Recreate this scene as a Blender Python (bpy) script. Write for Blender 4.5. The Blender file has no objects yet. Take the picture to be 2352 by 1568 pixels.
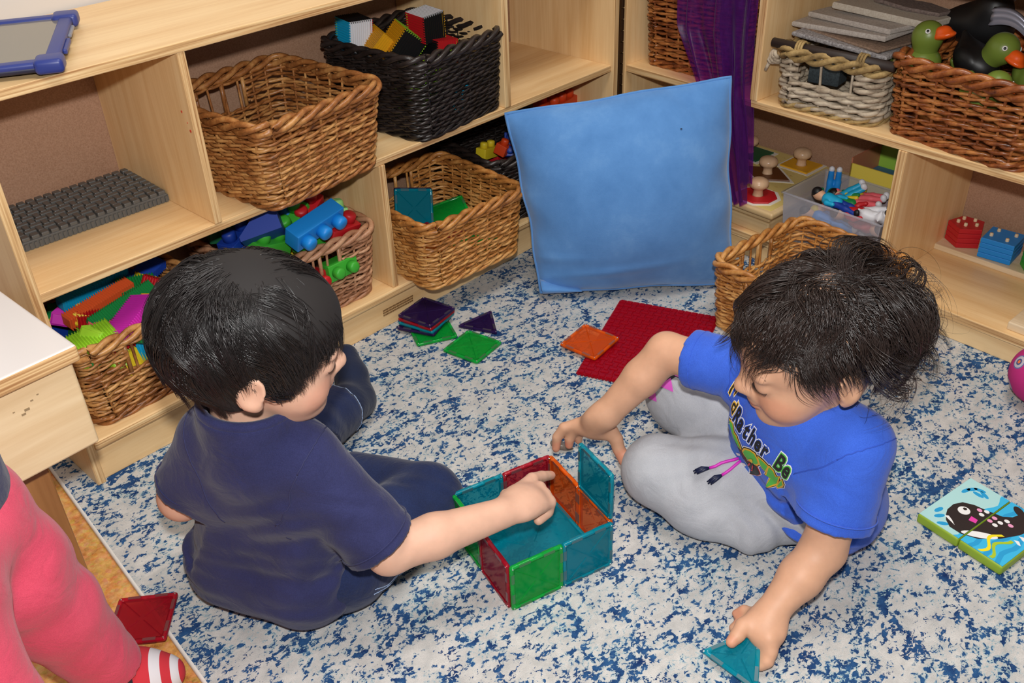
import bpy, math, random
import numpy as np
from mathutils import Vector, Matrix
from mathutils.bvhtree import BVHTree

# ------------------------------------------------------------------ camera, world, lights, exposure
S = bpy.context.scene
C = S.collection
R = math.radians
CAM_LOC = Vector((0.0, -1.2827, 1.0)); YAW, PITCH, ROLL = 0.7774, 0.5845, -0.0408
fw = Vector((math.cos(YAW)*math.cos(PITCH), math.sin(YAW)*math.cos(PITCH), -math.sin(PITCH)))
rt0 = Vector((math.sin(YAW), -math.cos(YAW), 0)); up0 = rt0.cross(fw)
rt = rt0*math.cos(ROLL)+up0*math.sin(ROLL); up = up0*math.cos(ROLL)-rt0*math.sin(ROLL)
cd = bpy.data.cameras.new('camera'); cam = bpy.data.objects.new('camera', cd); C.objects.link(cam)
M4 = Matrix((rt, up, -fw)).transposed().to_4x4(); M4.translation = CAM_LOC; cam.matrix_world = M4
cd.sensor_width = 36; cd.lens = 36*2192.79/2352; cd.clip_start = 0.02
S.camera = cam
W = bpy.data.worlds.new('room_air'); S.world = W; W.use_nodes = True
W.node_tree.nodes['Background'].inputs[0].default_value = (1.0, 0.97, 0.93, 1)
W.node_tree.nodes['Background'].inputs[1].default_value = 0.20
# the camera's flash, just above the lens
fl = bpy.data.lights.new('camera_flash_offscreen', 'SPOT'); fl.energy = 60; fl.shadow_soft_size = 0.022
fl.spot_size = R(110); fl.spot_blend = 0.5; fl.color = (1.0, 0.985, 0.965)
flo = bpy.data.objects.new('camera_flash_offscreen', fl); C.objects.link(flo)
M5 = M4.copy(); M5.translation = CAM_LOC-fw*0.04+up*0.115; flo.matrix_world = M5
# ceiling lamp of the room
cl = bpy.data.lights.new('ceiling_lamp_offscreen', 'AREA'); cl.shape = 'RECTANGLE'; cl.size = 1.2; cl.size_y = 0.6; cl.energy = 26
cl.color = (1.0, 0.96, 0.90)
clo = bpy.data.objects.new('ceiling_lamp_offscreen', cl); C.objects.link(clo); clo.location = (0.9, -0.8, 2.5)
S.view_settings.view_transform = 'Standard'; S.view_settings.look = 'None'
S.view_settings.gamma = 1; S.view_settings.use_curve_mapping = False; S.view_settings.exposure = 0.08

# ------------------------------------------------------------------ helpers
rng = np.random.default_rng(7); random.seed(7)
def srgb(r, g, b):
    f = lambda c: (c/255/12.92 if c/255 <= .04045 else ((c/255+.055)/1.055)**2.4)
    return (f(r), f(g), f(b), 1)
class MB:
    """collects vertices and faces of one mesh"""
    def __init__(s): s.v = []; s.f = []; s.m = []
    def add(s, vs, fs, mi=0):
        o = len(s.v); s.v += [tuple(map(float, v)) for v in vs]
        s.f += [tuple(o+i for i in f) for f in fs]; s.m += [mi]*len(fs)
        return s
    def box(s, x0, x1, y0, y1, z0, z1, mi=0, M=None):
        vs = [(x, y, z) for z in (z0, z1) for y in (y0, y1) for x in (x0, x1)]
        if M is not None: vs = [M @ Vector(v) for v in vs]
        return s.add(vs, [(0, 2, 3, 1), (4, 5, 7, 6), (0, 1, 5, 4), (2, 6, 7, 3), (0, 4, 6, 2), (1, 3, 7, 5)], mi)
    def bbox(s, x0, x1, y0, y1, z0, z1, b=.002, mi=0, M=None, seg=2):
        """box with rounded edges"""
        cx, cy, cz = (x0+x1)/2, (y0+y1)/2, (z0+z1)/2
        hx, hy, hz = (x1-x0)/2, (y1-y0)/2, (z1-z0)/2; b = min(b, hx*.99, hy*.99, hz*.99)
        co = []
        pts = [(-1, -(seg-i)/seg) for i in range(seg+1)]+[(1, i/seg) for i in range(seg+1)]
        idx = {}
        def vert(a, u, v, sg):
            q = [0, 0, 0]; o = [(a+1) % 3, (a+2) % 3]
            d = [0, 0, 0]; d[a] = sg; d[o[0]] = math.tan(u[1]*math.pi/4); d[o[1]] = math.tan(v[1]*math.pi/4)
            base = [0, 0, 0]; base[a] = sg; base[o[0]] = u[0]; base[o[1]] = v[0]
            L = math.sqrt(sum(e*e for e in d)); h = (hx, hy, hz); c = (cx, cy, cz)
            p = tuple(c[i]+base[i]*(h[i]-b)+d[i]/L*b for i in range(3))
            k = tuple(round(e, 7) for e in p)
            if k not in idx: idx[k] = len(co); co.append(p)
            return idx[k]
        fs = []
        for a in range(3):
            for sg in (-1, 1):
                for i in range(len(pts)-1):
                    for j in range(len(pts)-1):
                        q = [vert(a, pts[i], pts[j], sg), vert(a, pts[i+1], pts[j], sg), vert(a, pts[i+1], pts[j+1], sg), vert(a, pts[i], pts[j+1], sg)]
                        if sg < 0: q.reverse()
                        q2 = [q[0]]
                        for e in q[1:]:
                            if e not in q2: q2.append(e)
                        if len(q2) > 2: fs.append(tuple(q2))
        if M is not None: co = [M @ Vector(v) for v in co]
        return s.add(co, fs, mi)
    def prism(s, poly, z0, z1, mi=0, M=None, bev=0):
        n = len(poly)
        rings = [(poly, z0), (poly, z1)]
        if bev:
            c = np.mean(poly, 0); P = np.array(poly); sh = [tuple(c+(p-c)*(1-bev/np.linalg.norm(p-c))) for p in P]
            rings = [(sh, z0), (poly, z0+bev), (poly, z1-bev), (sh, z1)]
        vs = []; fs = []
        for pl, z in rings: vs += [(p[0], p[1], z) for p in pl]
        for r in range(len(rings)-1):
            for i in range(n):
                j = (i+1) % n; fs.append((r*n+i, r*n+j, (r+1)*n+j, (r+1)*n+i))
        fs.append(tuple(range(n-1, -1, -1))); o = (len(rings)-1)*n; fs.append(tuple(range(o, o+n)))
        if M is not None: vs = [M @ Vector(v) for v in vs]
        return s.add(vs, fs, mi)
    def tube(s, pts, r, n=6, mi=0, closed=False, cap=True):
        P = np.array(pts, float); m = len(P)
        rad = np.full(m, r) if np.isscalar(r) else np.array(r, float)
        T = np.roll(P, -1, 0)-np.roll(P, 1, 0) if closed else np.gradient(P, axis=0)
        T /= np.linalg.norm(T, axis=1)[:, None]+1e-12
        u = np.cross(T[0], (0, 0, 1.0)); u = u if np.linalg.norm(u) > .1 else np.cross(T[0], (0, 1.0, 0)); u /= np.linalg.norm(u)
        U = []
        for t in T:
            u = u-t*(u@t); u /= np.linalg.norm(u)+1e-12; U.append(u.copy())
        U = np.array(U); V = np.cross(T, U); a = np.arange(n)/n*2*np.pi
        vs = (P[:, None]+rad[:, None, None]*(np.cos(a)[None, :, None]*U[:, None]+np.sin(a)[None, :, None]*V[:, None])).reshape(-1, 3)
        fs = []
        for i in range(m if closed else m-1):
            k = (i+1) % m
            for j in range(n):
                l = (j+1) % n; fs.append((i*n+j, i*n+l, k*n+l, k*n+j))
        if cap and not closed: fs += [tuple(range(n-1, -1, -1)), tuple(range((m-1)*n, m*n))]
        return s.add(vs, fs, mi)
    def lathe(s, prof, n=20, mi=0, M=None, axis=None):
        vs = []; fs = []; m = len(prof)
        for r, z in prof:
            for j in range(n):
                a = 2*math.pi*j/n; vs.append((r*math.cos(a), r*math.sin(a), z))
        for i in range(m-1):
            for j in range(n):
                l = (j+1) % n; fs.append((i*n+j, i*n+l, (i+1)*n+l, (i+1)*n+j))
        fs += [tuple(range(n-1, -1, -1)), tuple(range((m-1)*n, m*n))]
        if M is not None: vs = [M @ Vector(v) for v in vs]
        return s.add(vs, fs, mi)
    def grid(s, P, mi=0, closeu=False):
        P = np.array(P); a, b = P.shape[:2]; fs = []
        for i in range(a if closeu else a-1):
            k = (i+1) % a
            for j in range(b-1): fs.append((i*b+j, k*b+j, k*b+j+1, i*b+j+1))
        return s.add(P.reshape(-1, 3), fs, mi)
    def build(s, name, mats, parent=None, smooth=False):
        me = bpy.data.meshes.new(name); me.from_pydata(s.v, [], s.f); me.validate(); me.update()
        for m in (mats if isinstance(mats, (list, tuple)) else [mats]): me.materials.append(m)
        if len(me.materials) > 1 and len(me.polygons) == len(s.m): me.polygons.foreach_set('material_index', s.m)
        if smooth: me.polygons.foreach_set('use_smooth', [True]*len(me.polygons))
        return link(name, me, parent)
def link(name, me, parent=None):
    o = bpy.data.objects.new(name, me); C.objects.link(o)
    if parent is not None: o.parent = parent
    return o
def tag(o, label=None, cat=None, group=None, kind=None):
    if label: o['label'] = label
    if cat: o['category'] = cat
    if group: o['group'] = group
    if kind: o['kind'] = kind
    return o
def thing(name, label, cat, loc=(0, 0, 0), rotz=0, group=None, rot=None):
    o = bpy.data.objects.new(name, None); C.objects.link(o); o.location = loc
    o.rotation_euler = rot if rot else (0, 0, rotz); o.empty_display_size = .02
    return tag(o, label, cat, group)
def autosmooth(o, ang=35):
    me = o.data; me.polygons.foreach_set('use_smooth', [True]*len(me.polygons))
    try: me.set_sharp_from_angle(angle=R(ang))
    except Exception: pass
    return o
def T(x=0, y=0, z=0, rz=0, rx=0, ry=0): return Matrix.Translation((x, y, z)) @ Matrix.Rotation(rz, 4, 'Z') @ Matrix.Rotation(ry, 4, 'Y') @ Matrix.Rotation(rx, 4, 'X')

# ------------------------------------------------------------------ materials
def mat(name, col=(.5, .5, .5, 1), rough=.5, **k):
    m = bpy.data.materials.new(name); m.use_nodes = True; b = m.node_tree.nodes['Principled BSDF']
    b.inputs['Base Color'].default_value = col; b.inputs['Roughness'].default_value = rough
    for n, v in k.items(): b.inputs[n.replace('_', ' ')].default_value = v
    return m
class NT:
    """small node-tree helper"""
    def __init__(s, m): s.t = m.node_tree; s.b = s.t.nodes['Principled BSDF']
    def n(s, typ, **k):
        x = s.t.nodes.new(typ)
        for a, v in k.items():
            if hasattr(x, a) and a not in ('Scale',): setattr(x, a, v)
            else: x.inputs[a.replace('_', ' ')].default_value = v
        return x
    def l(s, a, b): s.t.links.new(a, b)
    def coord(s, scale=(1, 1, 1), rot=(0, 0, 0), kind='Object'):
        c = s.n('ShaderNodeTexCoord'); mp = s.n('ShaderNodeMapping'); mp.inputs['Scale'].default_value = scale; mp.inputs['Rotation'].default_value = rot
        s.l(c.outputs[kind], mp.inputs[0]); return mp.outputs[0]
    def noise(s, vec, scale, detail=4, rough=.55, dist=0):
        x = s.n('ShaderNodeTexNoise'); x.inputs['Scale'].default_value = scale; x.inputs['Detail'].default_value = detail
        x.inputs['Roughness'].default_value = rough; x.inputs['Distortion'].default_value = dist
        if vec is not None: s.l(vec, x.inputs['Vector'])
        return x.outputs['Fac']
    def ramp(s, fac, stops, interp='LINEAR'):
        x = s.n('ShaderNodeValToRGB'); x.color_ramp.interpolation = interp; e = x.color_ramp.elements
        while len(e) < len(stops): e.new(.5)
        for el, (p, c) in zip(e, stops): el.position = p; el.color = c
        s.l(fac, x.inputs[0]); return x.outputs[0]
    def math(s, op, a, b=None, clamp=False):
        x = s.n('ShaderNodeMath'); x.operation = op; x.use_clamp = clamp
        for i, v in enumerate((a, b)):
            if v is None: continue
            if hasattr(v, 'is_linked'): s.l(v, x.inputs[i])
            else: x.inputs[i].default_value = v
        return x.outputs[0]
    def mix(s, fac, a, b, mode='MIX'):
        x = s.n('ShaderNodeMixRGB'); x.blend_type = mode
        for i, v in enumerate((fac, a, b)):
            if hasattr(v, 'is_linked'): s.l(v, x.inputs[i])
            else: x.inputs[i].default_value = v
        return x.outputs[0]
    def bump(s, h, strength=.3, dist=.002):
        x = s.n('ShaderNodeBump'); x.inputs['Strength'].default_value = strength; x.inputs['Distance'].default_value = dist
        s.l(h, x.inputs['Height']); s.l(x.outputs[0], s.b.inputs['Normal'])
    def col(s, c): s.l(c, s.b.inputs['Base Color'])

def wood(name, c1, c2, axis=0, rough=.38, spec=.45):
    m = mat(name, c1, rough); t = NT(m); sc = [14, 14, 14]; sc[axis] = .9
    v = t.coord(tuple(sc)); a = t.noise(v, 2.2, 5, .6, .6); b = t.noise(v, 14, 3, .5)
    f = t.math('ADD', t.math('MULTIPLY', a, .75), t.math('MULTIPLY', b, .25))
    t.col(t.ramp(f, [(.3, c2), (.62, c1)])); t.bump(b, .08, .0006); t.b.inputs['Specular IOR Level'].default_value = spec
    return m
def plyedge(name, axis):
    m = mat(name, (.6, .4, .2, 1), .5); t = NT(m); sc = [3.0, 3.0, 3.0]; sc[axis] = 210
    f = t.noise(t.coord(tuple(sc)), 1.6, 2, .5)
    t.col(t.ramp(f, [(.32, srgb(168, 122, 76)), (.5, srgb(214, 174, 122)), (.68, srgb(238, 208, 158))]))
    return m
BIRCH, BIRCH2 = srgb(244, 210, 158), srgb(224, 180, 122)
M_birch = [wood('birch_x', BIRCH, BIRCH2, 0), wood('birch_y', BIRCH, BIRCH2, 1), wood('birch_z', BIRCH, BIRCH2, 2)]
M_edge = [plyedge('ply_edge_x', 0), plyedge('ply_edge_y', 1), plyedge('ply_edge_z', 2)]
def hardboard():
    m = mat('hardboard', srgb(170, 132, 106), .6); t = NT(m); v = t.coord()
    a = t.noise(v, 420, 3, .6); b = t.noise(v, 6, 3)
    t.col(t.mix(.35, t.ramp(a, [(.3, srgb(146, 108, 82)), (.7, srgb(186, 148, 122))]), t.ramp(b, [(.3, srgb(162, 124, 98)), (.7, srgb(182, 144, 118))])))
    return m
M_hard = hardboard()
M_black = mat('black_metal', (.012, .011, .01, 1), .4, Metallic=.6)
M_brass = mat('hinge_metal', srgb(70, 52, 36), .4, Metallic=.8)
def rug_mat():
    m = mat('rug_pile', (.6, .6, .6, 1), .95); t = NT(m); m.node_tree.nodes['Principled BSDF'].inputs['Specular IOR Level'].default_value = .1
    v = t.coord((1.0, 1.28, 1), (0, 0, R(18)))
    # warp
    wn = t.n('ShaderNodeTexNoise'); wn.inputs['Scale'].default_value = 9; wn.inputs['Detail'].default_value = 3; t.l(v, wn.inputs['Vector'])
    sub = t.n('ShaderNodeVectorMath'); sub.operation = 'SUBTRACT'; sub.inputs[1].default_value = (.5, .5, .5); t.l(wn.outputs['Color'], sub.inputs[0])
    scl = t.n('ShaderNodeVectorMath'); scl.operation = 'SCALE'; scl.inputs['Scale'].default_value = .035; t.l(sub.outputs[0], scl.inputs[0])
    ad = t.n('ShaderNodeVectorMath'); ad.operation = 'ADD'; t.l(v, ad.inputs[0]); t.l(scl.outputs[0], ad.inputs[1]); wv = ad.outputs[0]
    fine = t.noise(v, 120, 5, .66, .5)
    mid = t.noise(wv, 44, 4, .62, 1.0)
    big = t.noise(v, 3.2, 2, .5)
    vo = t.n('ShaderNodeTexVoronoi'); vo.feature = 'DISTANCE_TO_EDGE'; vo.inputs['Scale'].default_value = 9.5; vo.inputs['Randomness'].default_value = .75; t.l(wv, vo.inputs['Vector'])
    ring = t.math('SUBTRACT', 1.0, t.math('MULTIPLY', vo.outputs['Distance'], 7.0), True)
    v2 = t.n('ShaderNodeTexVoronoi'); v2.inputs['Scale'].default_value = 17; t.l(wv, v2.inputs['Vector'])
    petal = t.math('SINE', t.math('MULTIPLY', v2.outputs['Distance'], 16.0))
    sx = t.n('ShaderNodeSeparateXYZ'); t.l(wv, sx.inputs[0])
    def lines(o, per, off):
        fr = t.math('FRACT', t.math('ADD', t.math('MULTIPLY', o, 1/per), off)); return t.math('SUBTRACT', 1.0, t.math('MULTIPLY', t.math('ABSOLUTE', t.math('SUBTRACT', fr, .5)), per/.012), True)
    ln = t.math('MAXIMUM', lines(sx.outputs[0], .62, .18), lines(sx.outputs[1], .47, .3))
    s = t.math('MULTIPLY', fine, 1.05)
    for f_, w_ in ((mid, .62), (ring, .09), (petal, .045), (ln, .10), (big, .14)): s = t.math('ADD', s, t.math('MULTIPLY', f_, w_))
    # s is about .95*.5+.28+...~1.1
    pile = t.noise(v, 900, 2, .6)
    base = t.ramp(t.noise(v, 40, 4, .6), [(.3, srgb(190, 189, 187)), (.7, srgb(218, 215, 211))])
    blue = t.ramp(t.noise(v, 60, 3), [(.3, srgb(26, 48, 98)), (.7, srgb(52, 96, 146))])
    teal = srgb(140, 182, 196)
    mr1 = t.n('ShaderNodeMapRange'); mr1.inputs[1].default_value = .982; mr1.inputs[2].default_value = 1.006; t.l(s, mr1.inputs[0])
    mr2 = t.n('ShaderNodeMapRange'); mr2.inputs[1].default_value = .905; mr2.inputs[2].default_value = .98; t.l(s, mr2.inputs[0])
    tealmask = t.math('MULTIPLY', mr2.outputs[0], t.math('MULTIPLY', t.math('SUBTRACT', t.noise(v, 13, 2), .34), 3.0, True), True)
    c = t.mix(tealmask, base, teal); c = t.mix(mr1.outputs[0], c, blue)
    c = t.mix(.35, c, t.ramp(pile, [(.3, (.35, .35, .35, 1)), (.7, (1, 1, 1, 1))]), 'MULTIPLY')
    t.col(c); t.bump(pile, .5, .002)
    return m
def cork_mat():
    m = mat('cork', srgb(196, 140, 78), .5); t = NT(m); v = t.coord()
    a = t.noise(v, 90, 5, .7); b = t.noise(v, 24, 4, .6); vo = t.n('ShaderNodeTexVoronoi'); vo.inputs['Scale'].default_value = 160; t.l(v, vo.inputs['Vector'])
    f = t.math('ADD', t.math('MULTIPLY', a, .6), t.math('MULTIPLY', b, .4))
    c = t.ramp(f, [(.3, srgb(110, 62, 24)), (.42, srgb(186, 126, 62)), (.55, srgb(208, 154, 90)), (.72, srgb(226, 182, 120))])
    c = t.mix(.25, c, vo.outputs['Color'], 'SOFT_LIGHT'); t.col(c); t.bump(a, .2, .001); return m
def wicker(name, cols, rough=.38):
    m = mat(name, cols[1], rough); t = NT(m); v = t.coord()
    oi = t.n('ShaderNodeObjectInfo'); a = t.noise(v, 38, 3, .6); b = t.noise(v, 260, 4, .7)
    f = t.math('ADD', t.math('MULTIPLY', a, .7), t.math('MULTIPLY', b, .25)); f = t.math('ADD', f, t.math('MULTIPLY', oi.outputs['Random'], .16))
    t.col(t.ramp(f, [(.3, cols[0]), (.52, cols[1]), (.72, cols[2])])); t.bump(b, .25, .0008)
    return m
WK_brown = wicker('wicker_brown', [srgb(78, 42, 18), srgb(158, 100, 52), srgb(206, 154, 92)])
WK_honey = wicker('wicker_honey', [srgb(104, 58, 22), srgb(184, 122, 60), srgb(222, 170, 102)])
WK_rose = wicker('wicker_rose', [srgb(100, 60, 40), srgb(172, 122, 90), srgb(206, 160, 124)])
WK_red = wicker('wicker_redbrown', [srgb(62, 26, 12), srgb(140, 76, 36), srgb(190, 124, 66)], .3)
WK_black = wicker('wicker_black', [srgb(16, 13, 12), srgb(32, 26, 24), srgb(52, 44, 42)], .35)
WK_grey = wicker('rope_grey', [srgb(128, 110, 90), srgb(178, 162, 140), srgb(206, 192, 170)], .85)
WK_grass = wicker('seagrass', [srgb(96, 74, 40), srgb(164, 136, 86), srgb(196, 170, 116)], .8)
def plastic(name, c, rough=.45): return mat(name, c, rough)
def translucent(name, c, opac=.42, glow=None):
    m = bpy.data.materials.new(name); m.use_nodes = True; t = m.node_tree; b = t.nodes['Principled BSDF']
    b.inputs['Base Color'].default_value = c; b.inputs['Roughness'].default_value = .12
    tr = t.nodes.new('ShaderNodeBsdfTransparent'); tr.inputs[0].default_value = tuple(min(1, max(x, .02)**.26) for x in c[:3])+(1,)
    mx = t.nodes.new('ShaderNodeMixShader'); mx.inputs[0].default_value = opac
    t.links.new(tr.outputs[0], mx.inputs[1]); t.links.new(b.outputs[0], mx.inputs[2]); t.links.new(mx.outputs[0], t.nodes['Material Output'].inputs[0])
    return m
TILE = {'teal': srgb(0, 146, 168), 'green': srgb(20, 180, 70), 'red': srgb(176, 20, 44), 'orange': srgb(236, 100, 10), 'purple': srgb(52, 30, 88)}
M_tile = {k: translucent('tile_'+k, c, .40) for k, c in TILE.items()}
M_tilef = {k: translucent('tile_frame_'+k, tuple(min(1, x*1.15) for x in c[:3])+(1,), .48) for k, c in TILE.items()}
M_magnet = {k: mat('magnet_'+k, tuple(.30*x+.035 for x in c[:3])+(1,), .3) for k, c in TILE.items()}
M_steel = mat('rivet_steel', (.7, .7, .7, 1), .25, Metallic=1)
PL = {n: plastic('plastic_'+n, srgb(*c), .46) for n, c in dict(cyan=(20, 170, 215), orange=(225, 95, 45), green=(20, 135, 65), magenta=(205, 45, 180), lime=(160, 215, 50), red=(190, 25, 35), yellow=(225, 200, 40), amber=(250, 165, 30), blue=(25, 65, 165), pink=(235, 100, 110), sky=(20, 135, 220), grass=(60, 170, 50), royal=(18, 55, 150), white=(225, 225, 230), black=(18, 18, 20), gold=(225, 165, 25), dgreen=(14, 90, 55), palegreen=(150, 215, 130), orangered=(220, 70, 25), navy=(18, 28, 60), violet=(120, 50, 160)).items()}

# ------------------------------------------------------------------ setting: floor, walls, rug
def struct(name, mb, m, parent=None):
    o = mb.build(name, m, parent)
    if parent is None: tag(o, kind='structure')
    return o
M_wall = mat('painted_wall', srgb(214, 208, 202), .7)
struct('floor', MB().box(-1.2, 2.4, -2.6, .6, -.06, -.008), cork_mat())
struct('wall_back', MB().box(-1.2, 2.6, .318, .40, -.06, 2.6), M_wall)
struct('wall_right', MB().box(2.30, 2.38, -2.6, .33, -.06, 2.6), M_wall)
struct('ceiling', MB().box(-1.2, 2.4, -2.6, .4, 2.6, 2.66), M_wall)
rugt = thing('area_rug', 'off-white rug with faded blue distressed pattern under the children', 'rug', (.9, -.6, -.008))
M_rug = rug_mat()
# left edge of the rug runs from (.325,.08) to (.235,-.78)
def rugx(y): return .3185+(y-.04)*.0996
poly = [(rugx(-1.9)-.9, -1.9+.6), (1.72-.9, -1.9+.6), (1.72-.9, .30+.6), (rugx(.30)-.9, .30+.6)]
MB().prism(poly, .0005, .008).build('rug_body', M_rug, rugt)
pts = [(rugx(y)-.9, y+.6, .004) for y in np.linspace(-1.9, .30, 60)]
o = MB().tube(pts, .0045, 6).build('rug_binding', mat('binding', srgb(222, 218, 212), .9), rugt, True); o['label'] = 'white bound edge'

# ------------------------------------------------------------------ shelf units
def board(name, b, axis_t, grain, parent, birch=M_birch, bev=.0015):
    """plywood board: faces across its thickness show grain, the rest layered edges"""
    mb = MB().bbox(*b, b=bev, seg=1); mi = []
    o = mb.build(name, [birch[grain], M_edge[axis_t]], parent)
    for p in o.data.polygons: p.material_index = 0 if abs(p.normal[axis_t]) > .9 else 1
    return o
shelf = thing('storage_shelf', 'long low birch plywood shelf with baskets along the back wall', 'shelf', (.353, 0, 0))
def LB(name, x0, x1, y0, y1, z0, z1, t, g, **k): return board(name, (x0-.353, x1-.353, y0, y1, z0, z1), t, g, shelf, **k)
LB('top_board', .345, 1.664, -.005, .312, .611, .625, 2, 0)
LB('middle_shelf', .367, 1.648, -.001, .304, .328, .342, 2, 0)
LB('bottom_shelf', .367, 1.648, -.009, .304, .062, .078, 2, 0, bev=.004)
LB('kick_board', .367, 1.648, .001, .013, .0, .062, 1, 0)
LB('end_panel', .353, .367, -.007, .304, .0, .611, 0, 2)
LB('end_panel', 1.648, 1.664, -.007, .304, .0, .611, 0, 2)
LB('divider', .649, .662, -.003, .304, .342, .611, 0, 2)
LB('divider', .981, .995, -.003, .304, .078, .328, 0, 2)
LB('divider', 1.309, 1.326, -.003, .304, .342, .611, 0, 2)
MB().box(.36-.353, 1.66-.353, .304, .312, .0, .611).build('back_panel', M_hard, shelf)
# hinge pin with knuckles between the two units
hm = MB()
for i in range(26): hm.tube([(1.668-.353, -.012, .012+i*.0238), (1.668-.353, -.012, .012+i*.0238+.021)], .0042, 8)
hm.box(1.6635-.353, 1.6645-.353, -.012, .004, .01, .62)
o = hm.build('piano_hinge', M_brass, shelf, False); o['label'] = 'dark metal piano hinge'
# burnt-in maker's stamp on the kick board: rows of tiny strokes
st = MB(); random.seed(3)
for r_ in range(3):
    x = .952
    while x < 1.028:
        w = random.uniform(.0012, .0026); st.box(x-.353, x-.353+w, .0004, .0012, .036-r_*.0052-(x-.952)*.0, .036-r_*.0052+.0034); x += w+.0009
o = st.build('maker_stamp', mat('stamp_ink', srgb(120, 86, 50), .7), shelf); o['label'] = 'small brown rows of burnt-in lettering'
# red paint dots on the divider
pm = MB()
for (y, z, s_) in ((.022, .52, .0022), (.008, .493, .0026), (.012, .505, .0012)): pm.lathe([(s_*.6, 0), (s_, .0004), (s_*.5, .0008)], 8, M=T(.6488-.353, y, z, ry=-R(90)))
pm.build('paint_spot', mat('red_paint', srgb(210, 60, 40), .5), shelf)

PSI = -1.6554
unit = thing('storage_shelf', 'birch plywood shelf hinged at the corner, holding duck basket and puzzles', 'shelf', (1.6788, 0, 0), PSI)
def RB(name, *b, t=2, g=0, **k): return board(name, b, t, g, unit, **k)
RB('side_panel', .003, .020, -.005, .304, .0, .611, t=0, g=2)
RB('middle_shelf', .020, 1.30, -.001, .304, .325, .340)
RB('bottom_shelf', .020, 1.30, -.003, .304, .040, .056)
RB('kick_board', .020, 1.30, .003, .014, .0, .040, t=1, g=0)
RB('divider', .350, .367, -.003, .304, .340, .611, t=0, g=2)
RB('divider', .672, .689, -.003, .304, .056, .325, t=0, g=2)
RB('divider', 1.0, 1.017, -.003, .304, .340, .611, t=0, g=2)
RB('side_panel', 1.30, 1.317, -.005, .304, .0, .611, t=0, g=2)
RB('top_board', -.002, 1.32, -.006, .312, .611, .625)
MB().box(.006, 1.315, .304, .312, .0, .611).build('back_panel', M_hard, unit)
def UP(t_, d, z):
    """point of the corner unit (along, depth, height) in the room"""
    return (1.6788+t_*math.cos(PSI)-d*math.sin(PSI), t_*math.sin(PSI)+d*math.cos(PSI), z)

# ------------------------------------------------------------------ wicker baskets
def rrect(w, d, r, n):
    """n points along a rounded rectangle, with outward normals"""
    hw, hd = w/2-r, d/2-r; segs = [('l', 2*hw), ('a', r*math.pi/2), ('l', 2*hd), ('a', r*math.pi/2)]*2
    seq = []; tot = 4*hw+4*hd+2*math.pi*r
    starts = [((-hw, -hd-r), 0), ((hw, -hd), -90), ((hw+r, -hd), 90), ((hw, hd), 0), ((hw, hd+r), 180), ((-hw, hd), 90), ((-hw-r, hd), 270), ((-hw, -hd), 180)]
    P = []; N = []
    for i in range(n):
        s = tot*i/n; k = 0
        while s > segs[k][1]+1e-12: s -= segs[k][1]; k += 1
        (x, y), a = starts[k]
        if segs[k][0] == 'l':
            c, q = math.cos(R(a)), math.sin(R(a)); P.append((x+c*s, y+q*s)); N.append((q, -c))
        else:
            b = R(a)+s/r; P.append((x+r*math.cos(b), y+r*math.sin(b))); N.append((math.cos(b), math.sin(b)))
    return np.array(P), np.array(N), tot
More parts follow.
